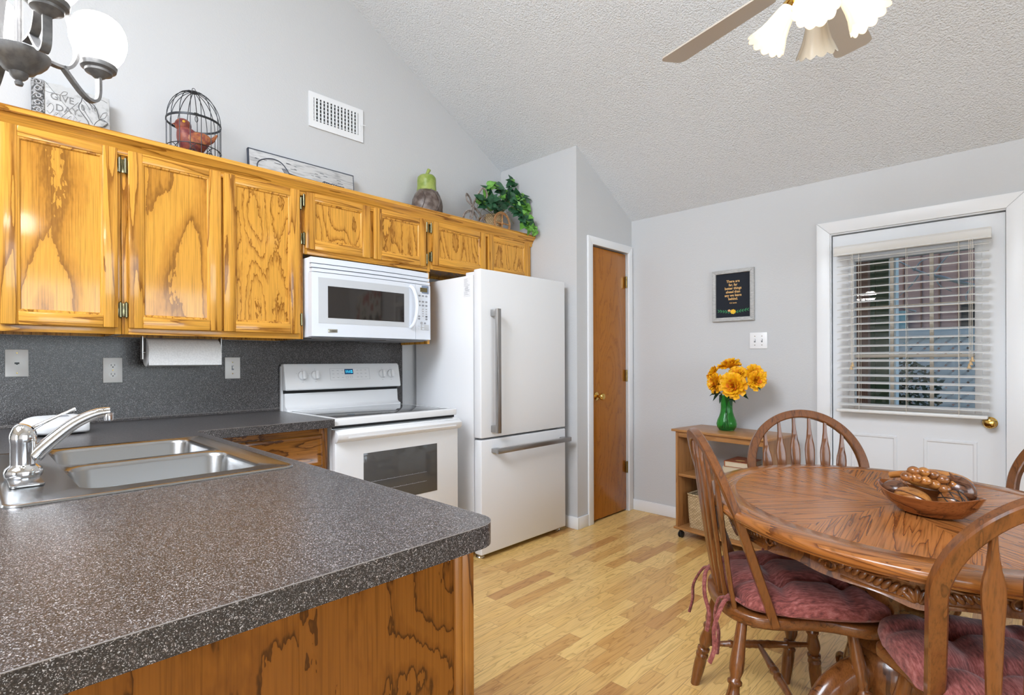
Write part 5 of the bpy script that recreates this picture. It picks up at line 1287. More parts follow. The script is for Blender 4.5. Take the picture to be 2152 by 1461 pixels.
# air register
t = thing('air_register', 'white metal air register high on the wall above the cabinets', 'vent', (XL, 1.601, 2.683)); T = W(t)
y0, y1, z0, z1 = 1.424, 1.778, 2.581, 2.787
b = MB()
for q in ((y0, 1.452, z0, z1), (1.744, y1, z0, z1), (1.452, 1.744, z0, 2.620), (1.452, 1.744, 2.757, z1)): b.box(XL + 0.0005, XL + 0.008, q[0], q[1], q[2], q[3], 0.0, M=T)
b.build('frame', M['trim'], t, weld=True)
MB().box(XL + 0.0003, XL + 0.0012, 1.452, 1.744, 2.62, 2.757, M=T).build('duct_opening', M['dark_gap'], t)
b = MB()
for i in range(13):
    y = 1.462 + (1.734 - 1.462) * i / 12; b.box(XL + 0.002, XL + 0.0095, y - 0.0052, y + 0.0052, 2.62, 2.757, M=T)
b.build('louvers', M['trim'], t)
b = MB()
for i in range(6):
    z = 2.632 + 0.0225 * i; b.box(XL + 0.0014, XL + 0.0035, 1.452, 1.744, z - 0.003, z + 0.003, M=T)
b.build('cross_bars', M['enamel_grey'], t)
b = MB(); b.box(XL + 0.0082, XL + 0.010, 1.757, 1.760, 2.645, 2.71, M=T); b.tube([(XL + 0.009, 1.759, 2.685), (XL + 0.022, 1.766, 2.685), (XL + 0.024, 1.785, 2.685)], 0.0028, 6, M=T); b.build('damper_lever', M['trim'], t)

# ------------------------------------------------------------------ chandelier over the peninsula
hc = Vector((1.600, 0.083, 0)); ctop = ceil_z(0.07) 
t = thing('chandelier', 'dark pewter chandelier with round white glass shades at the top left', 'chandelier', (hc.x, hc.y, 1.762))
b = MB(); Z0 = 1.762
b.lathe([(0, 0.0), (0.006, 0.001), (0.0075, 0.006), (0.005, 0.011), (0.010, 0.014), (0.014, 0.019), (0.016, 0.026), (0.026, 0.031), (0.030, 0.037), (0.038, 0.043), (0.046, 0.053), (0.0505, 0.063), (0.0515, 0.068), (0.048, 0.070), (0.01, 0.072)], n=40); b.build('hub_dish', M['pewter'], t)
b = MB(); b.lathe([(0, 0.07), (0.007, 0.07), (0.007, ctop - Z0 - 0.03), (0, ctop - Z0 - 0.03)], n=14); b.build('rod', M['pewter'], t)
b = MB(); b.lathe([(0, -0.05), (0.012, -0.05), (0.055, -0.018), (0.06, 0.0), (0, 0.0)], (0, 0, ctop - Z0 - 0.012), 24); b.build('ceiling_cap', M['pewter'], t)
flat = [(0.0075, 0.003), (-0.0075, 0.003), (-0.0075, -0.003), (0.0075, -0.003)]
RA = 0.152
for k in range(4):
    th = R((113, 12, -78, -165)[k]); c_, s_ = math.cos(th), math.sin(th)
    pol = lambda r_, z: (r_ * c_, r_ * s_, z)
    side = (-s_, c_, 0)
    b = MB()
    b.tube(smooth_path([pol(0.045, 0.076), pol(0.075, 0.077), pol(0.094, 0.086), pol(0.106, 0.115), pol(0.102, 0.150), pol(0.088, 0.20), pol(0.060, 0.26), pol(0.028, 0.31), pol(0.008, 0.33)], 6), 1, section=flat, up=side)
    b.tube(smooth_path([pol(0.078, 0.080), pol(0.096, 0.060), pol(0.116, 0.040), pol(0.134, 0.030), pol(0.147, 0.036), pol(RA, 0.055), pol(RA, 0.095)], 6), 1, section=flat, up=side)
    b.build('arm', M['pewter'], t)
    P0 = Vector(pol(RA, 0.090))
    b = MB(); b.lathe([(0, 0), (0.010, 0.001), (0.018, 0.008), (0.026, 0.012), (0.027, 0.017), (0.034, 0.021), (0.036, 0.030), (0.033, 0.036), (0, 0.037)], P0, 28); cu = b.build('shade_cup', M['pewter'], t)
    b = MB(); b.lathe([(0.031, 0.034), (0.039, 0.043), (0.048, 0.058), (0.0540, 0.078), (0.0555, 0.096), (0.0525, 0.114), (0.045, 0.129), (0.036, 0.137), (0.032, 0.136), (0.042, 0.126), (0.049, 0.112), (0.052, 0.096), (0.0505, 0.078), (0.045, 0.058), (0.040, 0.047), (0.028, 0.037)], P0, 32)
    b.build('glass_shade', M['globe'], t)

# ------------------------------------------------------------------ ceiling fan over the table
fc_ = Vector((2.60, 1.93, 2.45)); ftop = ceil_z(1.93) - 2.45
t = thing('ceiling_fan', 'beige-bladed ceiling fan with brass fittings and ribbed glass shades', 'fan', fc_)
b = MB(); b.lathe([(0, 0.15), (0.012, 0.15), (0.012, ftop - 0.02), (0, ftop - 0.02)], n=14); b.build('downrod', M['brass'], t)
b = MB(); b.lathe([(0, -0.07), (0.03, -0.07), (0.07, -0.03), (0.072, 0.0), (0, 0.0)], (0, 0, ftop - 0.04), 24); b.build('canopy', M['brass'], t)
b = MB(); b.lathe([(0, 0.15), (0.03, 0.148), (0.09, 0.13), (0.115, 0.10), (0.118, 0.04), (0.10, 0.015), (0.07, 0.005), (0, 0.0)], n=36); b.build('motor_housing', M['fan_blade'], t)
blade = None
for k in range(5):
    th = R(92 + 72 * k)
    Mx = Matrix.Rotation(th, 4, 'Z') @ Matrix.Translation((0, 0, 0.012)) @ Matrix.Rotation(R(-11), 4, 'X')
    b = MB(); pl = rounded([(0.165, -0.052), (0.625, -0.068), (0.625, 0.068), (0.165, 0.052)], [0.02, 0.03, 0.03, 0.02], 6)
    b.prism(pl, -0.003, 0.003, 'xy', M=Mx); bo = b.build('blade', M['fan_blade'], t)
    b = MB(); b.prism([(0.08, -0.012), (0.17, -0.03), (0.225, -0.02), (0.235, 0.0), (0.225, 0.02), (0.17, 0.03), (0.08, 0.012)], 0.003, 0.007, 'xy', M=Mx); b.build('blade_bracket', M['brass'], bo)
b = MB(); b.lathe([(0, -0.12), (0.012, -0.118), (0.02, -0.105), (0.045, -0.09), (0.055, -0.07), (0.05, -0.045), (0.03, -0.03), (0.03, 0.004), (0, 0.004)], n=28); b.build('light_kit', M['brass'], t)
for k, (an, lit) in enumerate(((194, True), (104, False), (14, True), (284, True))):
    th = R(an); Mx = Matrix.Rotation(th, 4, 'Z') @ Matrix.Translation((0.075, 0, -0.088)) @ Matrix.Rotation(R(-33), 4, 'Y')
    b = MB(); b.tube([Matrix.Rotation(th, 4, 'Z') @ Vector((0.04, 0, -0.06)), Matrix.Rotation(th, 4, 'Z') @ Vector((0.07, 0, -0.065)), Mx @ Vector((0, 0, 0.01))], 0.007, 8); b.lathe([(0, 0.012), (0.020, 0.010), (0.024, 0.0), (0.024, -0.016), (0, -0.016)], n=20, M=Mx); b.build('socket', M['brass'], t)
    b = MB(); fl = lambda a, z: 1 + (0.055 * abs(math.sin(6 * a)) - 0.02) * min(1, max(0, (-z) / 0.10))
    pr2 = [(0.024, -0.008), (0.028, -0.02), (0.033, -0.04), (0.038, -0.065), (0.045, -0.09), (0.055, -0.112), (0.064, -0.126)]
    nn_ = 72; V = []; F = []
    for (r_, z) in pr2 + [(r_ - 0.0022, z) for r_, z in reversed(pr2)]:
        for i in range(nn_):
            a = 2 * PI * i / nn_; q = r_ * fl(a, z); zz = z - (0.010 * abs(math.sin(6 * a)) if z < -0.12 else 0)
            V.append((q * math.cos(a), q * math.sin(a), zz))
    for i in range(2 * len(pr2) - 1):
        for j in range(nn_): F.append((i * nn_ + j, i * nn_ + (j + 1) % nn_, (i + 1) * nn_ + (j + 1) % nn_, (i + 1) * nn_ + j))
    b.add(V, F, Mx); gs = b.build('glass_shade', M['fan_lit'] if lit else M['fan_glass'], t, ang=60)
    b = MB(); b.ell((0, 0, -0.055), (0.017, 0.017, 0.026), 14, 10, M=Mx); b.build('bulb', M['fan_bulb'] if lit else M['plate_white'], t)

# ------------------------------------------------------------------ framed print and switch on the back wall
t = thing('framed_print', 'small pale-framed dark print with gold lettering on the back wall', 'picture', (1.616, YB, 1.642)); T = W(t)
fx0, fx1, fz0, fz1 = 1.472, 1.760, 1.462, 1.820
b = MB(); yy0, yy1 = YB - 0.024, YB - 0.001
b.prism([(fx0, fz0), (fx0 + 0.026, fz0 + 0.026), (fx0 + 0.026, fz1 - 0.026), (fx0, fz1)], yy0, yy1, 'xz', 0.002, M=T); b.prism([(fx1, fz0), (fx1, fz1), (fx1 - 0.026, fz1 - 0.026), (fx1 - 0.026, fz0 + 0.026)], yy0, yy1, 'xz', 0.002, M=T)
b.prism([(fx0, fz1), (fx0 + 0.026, fz1 - 0.026), (fx1 - 0.026, fz1 - 0.026), (fx1, fz1)], yy0, yy1, 'xz', 0.002, M=T); b.prism([(fx0, fz0), (fx1, fz0), (fx1 - 0.026, fz0 + 0.026), (fx0 + 0.026, fz0 + 0.026)], yy0, yy1, 'xz', 0.002, M=T)
b.build('frame', M['frame_grey'], t)
pt = MB().box(fx0 + 0.02, fx1 - 0.02, YB - 0.012, YB - 0.004, fz0 + 0.02, fz1 - 0.02, M=T).build('print', M['slate'], t)
for i, ln_ in enumerate(('There are', 'far, far', 'better things', 'ahead than', 'any we leave', 'behind.')):
    text('lettering', ln_, 0.0245, M['gold_text'], pt, T @ TY(1.617, YB - 0.0122, 1.738 - 0.0243 * i), depth=0.0003, bold=0.0006, sx=0.92)
text('lettering', 'C.S. Lewis', 0.0125, M['gold_text'], pt, T @ TY(1.617, YB - 0.0122, 1.588), depth=0.0003, bold=0.0003, sx=0.95)
b = MB()
def lf_(mb, x, z, a, l, w_=0.38):
    pts = [(x + l * (u * math.cos(a) - s_ * w_ * math.sin(a)), z + l * (u * math.sin(a) + s_ * w_ * math.cos(a))) for u, s_ in ((0, 0), (0.3, 0.36), (0.65, 0.34), (1, 0), (0.65, -0.34), (0.3, -0.36))]
    mb.prism(pts, YB - 0.0128, YB - 0.0118, 'xz', M=T)
for s_ in (-1, 1):
    for i in range(5):
        x = 1.617 + s_ * (0.022 + 0.018 * i); z = 1.524 + 0.0025 * i
        lf_(b, x, z, PI / 2 - s_ * R(48), 0.020 + 0.003 * (i % 2)); lf_(b, x, z, -PI / 2 + s_ * R(62), 0.017)
    b.tube([(1.617, YB - 0.0125, 1.518), (1.617 + s_ * 0.10, YB - 0.0125, 1.537)], 0.0012, 4, M=T)
b.build('printed_leaves', M['print_green'], pt)
b = MB()
b.prism([(1.617 + r_ * math.cos(a), 1.527 + r_ * 0.85 * math.sin(a)) for a, r_ in [(R(q), 0.017 if q % 40 else 0.0205) for q in range(0, 360, 20)]], YB - 0.0133, YB - 0.0124, 'xz', M=T); b.build('printed_flower', M['print_yellow'], pt)
b = MB(); b.prism([(1.590 + 0.010 * math.cos(R(q)), 1.536 + 0.008 * math.sin(R(q))) for q in range(0, 360, 40)], YB - 0.0131, YB - 0.0121, 'xz', M=T); b.build('printed_bud', M['print_peach'], pt)
t = thing('double_switch_plate', 'white double toggle switch plate below the framed print', 'wall plate', (1.783, YB - 0.0005, 1.321))
MB().box(-0.057, 0.057, -0.006, 0, -0.055, 0.055, 0.003).build('cover', M['plate_white'], t)
for x in (-0.023, 0.023):
    MB().box(x - 0.005, x + 0.005, -0.0072, -0.0055, -0.012, 0.012).build('toggle_slot', M['grey_print'], t)
    MB().box(x - 0.0036, x + 0.0036, -0.017, -0.006, -0.001, 0.010, 0.001).build('toggle', M['plate_white'], t)
    for z in (0.03, -0.03): MB().lathe([(0, 0), (0.003, 0), (0.002, 0.0012), (0, 0.0014)], n=8, M=Matrix.Translation((x, -0.006, z)) @ Matrix.Rotation(R(90), 4, 'X')).build('screw', M['old_brass'], t)

# ------------------------------------------------------------------ wheeled cart with books and basket
CA = R(-7.0); CO = Vector((1.372, 3.335, 0)); CW, CD, CH = 0.63, 0.355, 0.73
t = thing('utility_cart', 'light oak laminate rolling cart against the back wall', 'cart', CO, CA)
b = MB(); b.box(-0.012, CW + 0.012, -0.012, CD, CH - 0.016, CH, 0.003); b.build('top', M['cart_h'], t)
b = MB(); b.box(0.012, 0.028, 0.004, CD - 0.004, 0.076, CH - 0.0165, 0.001); b.build('side_panel', M['cart_v'], t)
b = MB(); b.box(CW - 0.028, CW - 0.012, 0.004, CD - 0.004, 0.076, CH - 0.0165, 0.001); b.build('side_panel', M['cart_v'], t)
b = MB(); b.box(0.0285, CW - 0.0285, 0.010, CD - 0.006, 0.416, 0.432, 0.001); b.build('shelf', M['cart_h'], t)
b = MB(); b.box(0.0, CW, -0.006, CD, 0.060, 0.0755, 0.002); b.build('bottom_board', M['cart_h'], t)
b = MB(); b.box(0.0285, CW - 0.0285, 0.008, 0.022, CH - 0.052, CH - 0.0165, 0.001); b.box(0.0285, CW - 0.0285, CD - 0.02, CD - 0.006, CH - 0.052, CH - 0.0165, 0.001); b.build('top_rail', M['cart_h'], t)
for x in (0.035, CW - 0.035):
    for y in (0.03, CD - 0.035):
        b = MB()
        for s_ in (-1, 1): b.lathe([(0, -0.006), (0.017, -0.006), (0.0215, -0.002), (0.0215, 0.004), (0.016, 0.007), (0, 0.007)], n=18, M=Matrix.Translation((x + s_ * 0.008, y, 0.0218)) @ Matrix.Rotation(R(90), 4, 'Y'))
        b.box(x - 0.006, x + 0.006, y - 0.012, y + 0.012, 0.028, 0.060); b.build('caster', M['caster'], t)
CM_ = Matrix.Translation(CO) @ Matrix.Rotation(CA, 4, 'Z')
t = thing('woven_basket', 'rectangular seagrass basket on the bottom board of the cart', 'basket', CM_ @ Vector((0.27, 0.165, 0.0757)), CA)
bw, bd_, bh = 0.205, 0.125, 0.215
b = MB()
def bskt(u, v):
    # outer wall up, over the rim, inner wall down
    prof = [(0.93, 0.0), (0.97, 0.06), (1.0, 0.215), (0.985, 0.222), (0.955, 0.215), (0.92, 0.06), (0.90, 0.006)]
    q = v * (len(prof) - 1); i = min(int(q), len(prof) - 2); f = q - i
    k_ = prof[i][0] * (1 - f) + prof[i + 1][0] * f; z = prof[i][1] * (1 - f) + prof[i + 1][1] * f
    a = 2 * PI * u; c_, s_ = math.cos(a), math.sin(a)
    e = 0.18
    return (bw * k_ * math.copysign(abs(c_) ** e, c_), bd_ * k_ * math.copysign(abs(s_) ** e, s_), z)
b.grid(bskt, 64, 25, True); b.box(-bw * 0.9, bw * 0.9, -bd_ * 0.9, bd_ * 0.9, 0.0, 0.008); b.build('body', M['wicker'], t, ang=60)
b = MB(); b.tube([(bw * 0.98 * math.copysign(abs(math.cos(a)) ** 0.18, math.cos(a)), bd_ * 0.98 * math.copysign(abs(math.sin(a)) ** 0.18, math.sin(a)), 0.220) for a in [2 * PI * (i + 0.5) / 48 for i in range(48)]], 0.008, 7, closed=True); b.build('rim', M['wicker'], t)
b = MB(); rs = random.Random(2)
for i in range(7): b.ell((rs.uniform(-.12, .12), rs.uniform(-.06, .06), 0.12 + rs.uniform(0, .05)), (0.06, 0.045, 0.04), 12, 8)
tag(b.build('dark_cloth', M['black']), 'dark cloth lying inside the seagrass basket', 'cloth').matrix_world = Matrix.Translation(t.location) @ Matrix.Rotation(CA, 4, 'Z')
for i, (lab, h, w_, d_, x, y, rz, mt) in enumerate((('dark brown book at the bottom of the stack on the cart shelf', 0.045, 0.17, 0.22, 0.40, 0.16, 3, 'fruit_dark'), ('cream-paged thick book in the middle of the stack on the cart shelf', 0.042, 0.155, 0.21, 0.405, 0.16, -4, 'book_page'), ('red book with gold on its cover, topmost of the stack on the cart shelf', 0.036, 0.15, 0.20, 0.40, 0.158, 5, 'book_red'))):
    z = 0.4325 + (0, 0.0455, 0.088)[i]
    k_ = thing('book', lab, 'book', CM_ @ Vector((x, y, z)), CA + R(rz), group='books on the cart shelf')
    b = MB(); b.box(-w_ / 2 + 0.004, w_ / 2, -d_ / 2 + 0.003, d_ / 2 - 0.003, 0.003, h - 0.003); b.build('pages', M['book_page'], k_)
    b = MB(); b.box(-w_ / 2, w_ / 2 + 0.003, -d_ / 2, d_ / 2, 0, 0.0029); b.box(-w_ / 2, w_ / 2 + 0.003, -d_ / 2, d_ / 2, h - 0.0029, h); b.box(-w_ / 2 - 0.002, -w_ / 2 + 0.0035, -d_ / 2, d_ / 2, 0, h, 0.001); co_ = b.build('cover', M[mt], k_)
    if i == 2: MB().prism([(0.03 * math.cos(R(q)), -0.04 + 0.02 * math.sin(R(q))) for q in range(0, 360, 24)], h - 0.001, h + 0.0004, 'xy').build('gold_ornament', M['gold_text'], co_)

# ------------------------------------------------------------------ vase with yellow peonies
VP = Vector((1.668, 3.488, CH + 0.0003))
t = thing('glass_vase', 'ribbed green glass vase on top of the cart', 'vase', VP)
rib = lambda a, z: 1 + 0.018 * math.cos(20 * a)
op = [(0, 0.0), (0.044, 0.0), (0.048, 0.006), (0.058, 0.022), (0.062, 0.042), (0.057, 0.066), (0.046, 0.092), (0.038, 0.120), (0.035, 0.150), (0.036, 0.180), (0.040, 0.208), (0.047, 0.228)]
b = MB(); b.lathe(op + [(r_ - 0.003, z) for r_, z in reversed(op[1:])][:-1] + [(0.040, 0.006), (0, 0.006)], n=80, wob=rib); b.build('glass', M['vase'], t, ang=70)
rs = random.Random(8)
fl_spec = [
 ('topmost yellow peony of the bunch in the green vase', 1533, 769, 3.50, (-0.1, -0.3, 0.85), 0.068),
 ('small yellow peony at the upper left of the bunch in the green vase', 1499, 785, 3.49, (-0.7, -0.4, 0.5), 0.055),
 ('yellow peony in the middle of the bunch just below the topmost bloom', 1549, 788, 3.45, (0.15, -0.75, 0.6), 0.058),
 ('yellow peony at the lower left of the bunch in the green vase', 1504, 805, 3.44, (-0.6, -0.8, 0.1), 0.064),
 ('largest yellow peony at the front centre, hanging over the vase rim', 1541, 811, 3.41, (0.0, -0.95, 0.05), 0.078),
 ('yellow peony standing out at the far right of the bunch', 1588, 787, 3.46, (0.6, -0.5, 0.45), 0.062),
 ('yellow peony at the right of the bunch just under the far right bloom', 1590, 800, 3.43, (0.65, -0.7, 0.0), 0.055)]
for lab, px_, py_, Y, dr, rad in fl_spec:
    rad *= 1.12; c = out_at(px_, py_, Y); neck = VP + Vector((0.012 * (c.x - VP.x) * 6, 0.0, 0.20)); foot = VP + Vector((-(c.x - VP.x) * 0.14, 0.008 * rs.uniform(-1, 1), 0.012))
    f = thing('peony', lab, 'flower', foot, group='yellow peonies in the green vase'); T = W(f); dr = Vector(dr).normalized()
    b = MB(); b.tube(smooth_path([foot, (foot + neck) / 2, neck, neck * 0.45 + c * 0.55 - dr * 0.02, c - dr * 0.022], 5), 0.0026, 6, M=T); st_ = b.build('stem', M['flower_leaf'], f)
    q = dr.to_track_quat('Z', 'Y').to_matrix().to_4x4(); Mx = T @ Matrix.Translation(c) @ q
    pet = MB(); pet2 = MB()
    for layer, (n_, open_, ln2, wd) in enumerate(((11, 1.45, 1.05, 0.50), (11, 1.1, 1.02, 0.46), (10, 0.8, 0.95, 0.40), (9, 0.5, 0.86, 0.34), (7, 0.24, 0.75, 0.28))):
        for k_ in range(n_):
            a = 2 * PI * (k_ + 0.5 * layer) / n_ + rs.uniform(-.12, .12); o_ = open_ + rs.uniform(-.12, .12); l_ = rad * ln2 * rs.uniform(.9, 1.08); w_ = rad * wd * rs.uniform(.85, 1.1)
            Rm = Mx @ Matrix.Rotation(a, 4, 'Z')
            def pf(u, v):
                s_ = -1 + 2 * u; ang = o_ * (0.45 + 0.75 * v - 0.30 * v * v) if layer < 3 else o_ * (0.5 + 0.5 * v)
                rr_ = l_ * v; wv = w_ * math.sin(min(1.0, v * 1.15 + 0.12) * PI * 0.62) * 0.55
                x = rr_ * math.sin(ang); z = rr_ * math.cos(ang) - 0.02 + 0.10 * wv * (1 - s_ * s_) * -1
                x += 0.35 * wv * (-(s_ * s_)) * math.cos(ang); z += 0.35 * wv * (s_ * s_) * math.sin(ang)
                return (x, s_ * wv, z + 0.003 * math.sin(9 * u + 3 * k_) * v)
            (pet2 if (layer >= 3 and k_ % 2) else pet).grid(pf, 6, 6, M=Rm)
    bl_ = pet.build('petals', M['petal'], f, ang=80); pet2.build('inner_petals', M['petal_deep'], bl_, ang=80)
    b = MB()
    for k_ in range(3):
        base = neck * 0.6 + c * 0.4 if k_ else c - dr * 0.03
        d_ = Vector((c.x - VP.x, -0.05, 0)).normalized() * 0.6 + Vector((rs.uniform(-.6, .6), rs.uniform(-.8, .2), rs.uniform(-.9, .1))); d_.normalize(); sd_ = d_.orthogonal().normalized(); l_ = rs.uniform(0.06, 0.085)
        b.add([base + T.translation, base + T.translation + d_ * l_ * 0.35 + sd_ * 0.012, base + T.translation + d_ * l_ * 0.7 + sd_ * 0.008 - Vector((0, 0, .006)), base + T.translation + d_ * l_ - Vector((0, 0, .014)), base + T.translation + d_ * l_ * 0.7 - sd_ * 0.008 - Vector((0, 0, .006)), base + T.translation + d_ * l_ * 0.35 - sd_ * 0.012], [(0, 1, 2, 3), (0, 3, 4, 5)])
    b.build('leaves', M['flower_leaf'], f, ang=80)

# ------------------------------------------------------------------ dining table
TC = Vector((2.812, 1.95, 0)); EA, EB, TA = 0.612, 0.530, R(-52); TZ = 0.76
t = thing('dining_table', 'oak pedestal dining table with starburst veneer top and carved apron', 'table', TC, TA)
NE = 96
def ell_ring(off, z): 
    return [((EA + off) * math.cos(2 * PI * i / NE), (EB + off) * math.sin(2 * PI * i / NE), z) for i in range(NE)]
def rings_mesh(mb, rings):
    V = [v for r_ in rings for v in r_]
    mb.add(V, [(i * NE + k_, i * NE + (k_ + 1) % NE, (i + 1) * NE + (k_ + 1) % NE, (i + 1) * NE + k_) for i in range(len(rings) - 1) for k_ in range(NE)])
BAND = -0.088
b = MB(); rings = [ell_ring(BAND, TZ)]
b.add(rings[0] + [(0, 0, TZ)], [(k_, (k_ + 1) % NE, NE) for k_ in range(NE)])
b.mi = 1
rings_mesh(b, [ell_ring(BAND, TZ), ell_ring(BAND + 0.001, TZ - 0.0006), ell_ring(BAND + 0.002, TZ), ell_ring(-0.016, TZ), ell_ring(-0.012, TZ - 0.0015), ell_ring(-0.006, TZ - 0.003), ell_ring(-0.001, TZ - 0.009), ell_ring(0.0, TZ - 0.016), ell_ring(-0.002, TZ - 0.023), ell_ring(-0.009, TZ - 0.029), ell_ring(-0.014, TZ - 0.030), ell_ring(-0.016, TZ - 0.036), ell_ring(-0.07, TZ - 0.037)])
b.add(ell_ring(-0.07, TZ - 0.037), [tuple(reversed(range(NE)))])
NSEC = 8
def tuv(p, co):
    c = p.center
    if p.material_index == 0:
        s_ = round((math.atan2(c.y, c.x) - 0.2) / (2 * PI / NSEC)); a = s_ * 2 * PI / NSEC + 0.2
        u, v = co.x * math.cos(a) + co.y * math.sin(a), -co.x * math.sin(a) + co.y * math.cos(a)
        return (u + 3.3 * (s_ % NSEC), v + 1.7 * (s_ % NSEC))
    a = math.atan2(co.y, co.x); ac = math.atan2(c.y, c.x)
    while a - ac > PI: a -= 2 * PI
    while a - ac < -PI: a += 2 * PI
    return (a * 0.57, math.hypot(co.x, co.y) * 1.0 + co.z)
b.build('tabletop', [M['table_top'], M['table_band']], t, uvs=tuv, ang=50)
# apron with a scalloped lower edge
zones = [2 * PI * (i + 0.5) / 6 for i in range(6)]
def zone_d(a): return min(abs((a - z0 + PI) % (2 * PI) - PI) for z0 in zones)
def apr(u, v):
    a = 2 * PI * u; low = TZ - 0.092 - 0.018 * math.exp(-(zone_d(a) / 0.10) ** 2) + 0.010 * math.exp(-((zone_d(a) - PI / 6) / 0.10) ** 2)
    z = (TZ - 0.0375) * (1 - v) + low * v
    o = -0.062 - 0.010 * math.sin(PI * v)
    return ((EA + o) * math.cos(a), (EB + o) * math.sin(a), z)
def apr_in(u, v):
    p = Vector(apr(1 - u, 1.0 - v)); a = 2 * PI * (1 - u); o = -0.085
    return ((EA + o) * math.cos(a), (EB + o) * math.sin(a), p.z)
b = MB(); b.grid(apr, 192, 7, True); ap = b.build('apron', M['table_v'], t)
b = MB(); b.grid(apr_in, 192, 2, True); b.build('apron_back', M['table_v'], t)
def apt(a, z, out=0.0):
    o = -0.0675 + out; return Vector(((EA + o) * math.cos(a), (EB + o) * math.sin(a), z))
for z0 in zones:
    b = MB()
    rad = lambda a: math.hypot(EA * math.sin(a), EB * math.cos(a))
    for s_ in (1, -1):
        for k_ in range(9):
            a = z0 + s_ * (0.055 + 0.030 * k_); z = TZ - 0.078 + 0.0026 * k_; h = 0.0165 - 0.0006 * k_
            nrm = Vector((math.cos(a), math.sin(a), 0)); Rm = Matrix.Translation(apt(a, z)) @ Matrix.Rotation(a, 4, 'Z') @ Matrix.Rotation(s_ * R(38), 4, 'X')
            b.ell((0, 0, 0), (0.0065, 0.0075, h), 12, 8, M=Rm)
        # spiral at the end
        a1 = z0 + s_ * 0.355; pts = []
        for i in range(22):
            ph = 2.4 * PI * i / 21; r_ = 0.022 * (1 - 0.75 * i / 21)
            pts.append(apt(a1 + s_ * r_ * math.cos(ph) / 0.5, TZ - 0.066 + r_ * math.sin(ph) * 0.8, 0.002))
        b.tube(pts, 0.0036, 6)
        b.tube([apt(z0 + s_ * (0.03 + 0.03 * i), TZ - 0.056 + 0.002 * math.sin(i), 0.001) for i in range(11)], 0.0035, 6)
        b.tube([apt(z0 + s_ * (0.03 + 0.03 * i), TZ - 0.094 + 0.0012 * i, 0.001) for i in range(10)], 0.0035, 6)
    for k_ in range(5):
        Rm = Matrix.Translation(apt(z0, TZ - 0.100)) @ Matrix.Rotation(z0, 4, 'Z') @ Matrix.Rotation(R(-50 + 25 * k_), 4, 'X') @ Matrix.Translation((0, 0, 0.020))
        b.ell((0, 0, 0), (0.0065, 0.0075, 0.017), 12, 8, M=Rm)
    b.build('carving', M['table_v'], ap)
flt = lambda a, z: 1 + (0.025 * math.cos(14 * a) if 0.36 < z < 0.62 else 0)
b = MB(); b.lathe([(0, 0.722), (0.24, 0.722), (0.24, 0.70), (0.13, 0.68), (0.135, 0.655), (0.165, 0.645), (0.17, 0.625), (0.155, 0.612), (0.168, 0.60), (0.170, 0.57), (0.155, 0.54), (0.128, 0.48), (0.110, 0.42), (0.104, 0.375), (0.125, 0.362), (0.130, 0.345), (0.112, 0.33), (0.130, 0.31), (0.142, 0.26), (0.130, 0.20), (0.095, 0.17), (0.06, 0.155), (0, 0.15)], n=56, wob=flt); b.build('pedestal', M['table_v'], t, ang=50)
for k_ in range(3):
    th = R(170 + 120 * k_); Rm = Matrix.Rotation(th, 4, 'Z')
    P = smooth_path([(0.08, 0, 0.255), (0.16, 0, 0.27), (0.25, 0, 0.225), (0.325, 0, 0.13), (0.375, 0, 0.062), (0.415, 0, 0.040), (0.45, 0, 0.036)], 5); m_ = len(P)
    rr = [lerp_tab([(0, 0.050), (0.3, 0.052), (0.6, 0.040), (0.8, 0.031), (0.9, 0.033), (1, 0.034)], i / (m_ - 1)) for i in range(m_)]
    b = MB(); b.tube(P, rr, 14, section=[(math.cos(q) * (1.0), 0.72 * math.sin(q)) for q in [2 * PI * i / 14 for i in range(14)]], M=Rm)
    b.ell((0.452, 0, 0.036), (0.036, 0.034, 0.036), 16, 10, M=Rm)
    for q in (-0.5, 0, 0.5): b.tube(smooth_path([(0.42, 0.018 * q * 2, 0.070), (0.452, 0.030 * q * 2, 0.066), (0.484, 0.030 * q * 2, 0.040), (0.487, 0.026 * q * 2, 0.012)], 4), 0.0085, 8, M=Rm)
    b.build('leg', M['table_v'], t, ang=55)

# ------------------------------------------------------------------ chairs
SEATZ = 0.442; CHH = 0.963
def turned(p, q, tab, n=14):
    p, q = Vector(p), Vector(q); L_ = (q - p).length; Mx = Matrix.Translation(p) @ (q - p).normalized().to_track_quat('Z', 'Y').to_matrix().to_4x4()
    mb = MB(); mb.lathe([(0, 0)] + [(r_, s_ * L_) for s_, r_ in tab] + [(0, L_)], n=n, M=Mx); return mb
LEG = [(0, .0135), (.04, .0145), (.16, .0165), (.30, .0205), (.36, .0205), (.40, .0150), (.415, .0150), (.425, .0205), (.445, .0205), (.455, .0155), (.49, .0165), (.54, .0210), (.58, .0220), (.62, .0170), (.635, .0150), (.645, .0215), (.665, .0215), (.675, .0165), (.69, .0165), (.70, .0215), (.72, .0215), (.73, .0190), (.78, .0205), (.86, .0195), (1.0, .0150)]
STR = [(0, .0075), (.10, .0085), (.22, .0105), (.23, .0135), (.25, .0135), (.26, .0105), (.36, .0125)] + [(.38 + .03 * i, (.0125, .0145)[i % 2]) for i in range(9)] + [(.64, .0125), (.74, .0105), (.75, .0135), (.77, .0135), (.78, .0105), (.90, .0085), (1, .0075)]
STR2 = [(0, .0075), (.3, .0115), (.40, .0135), (.42, .0105), (.44, .0150), (.46, .0150), (.48, .0105), (.52, .0105), (.54, .0150), (.56, .0150), (.58, .0105), (.62, .0135), (.7, .0115), (1, .0075)]
def backx(z): return -0.084 - 0.183 * (z - SEATZ) / (CHH - SEATZ)
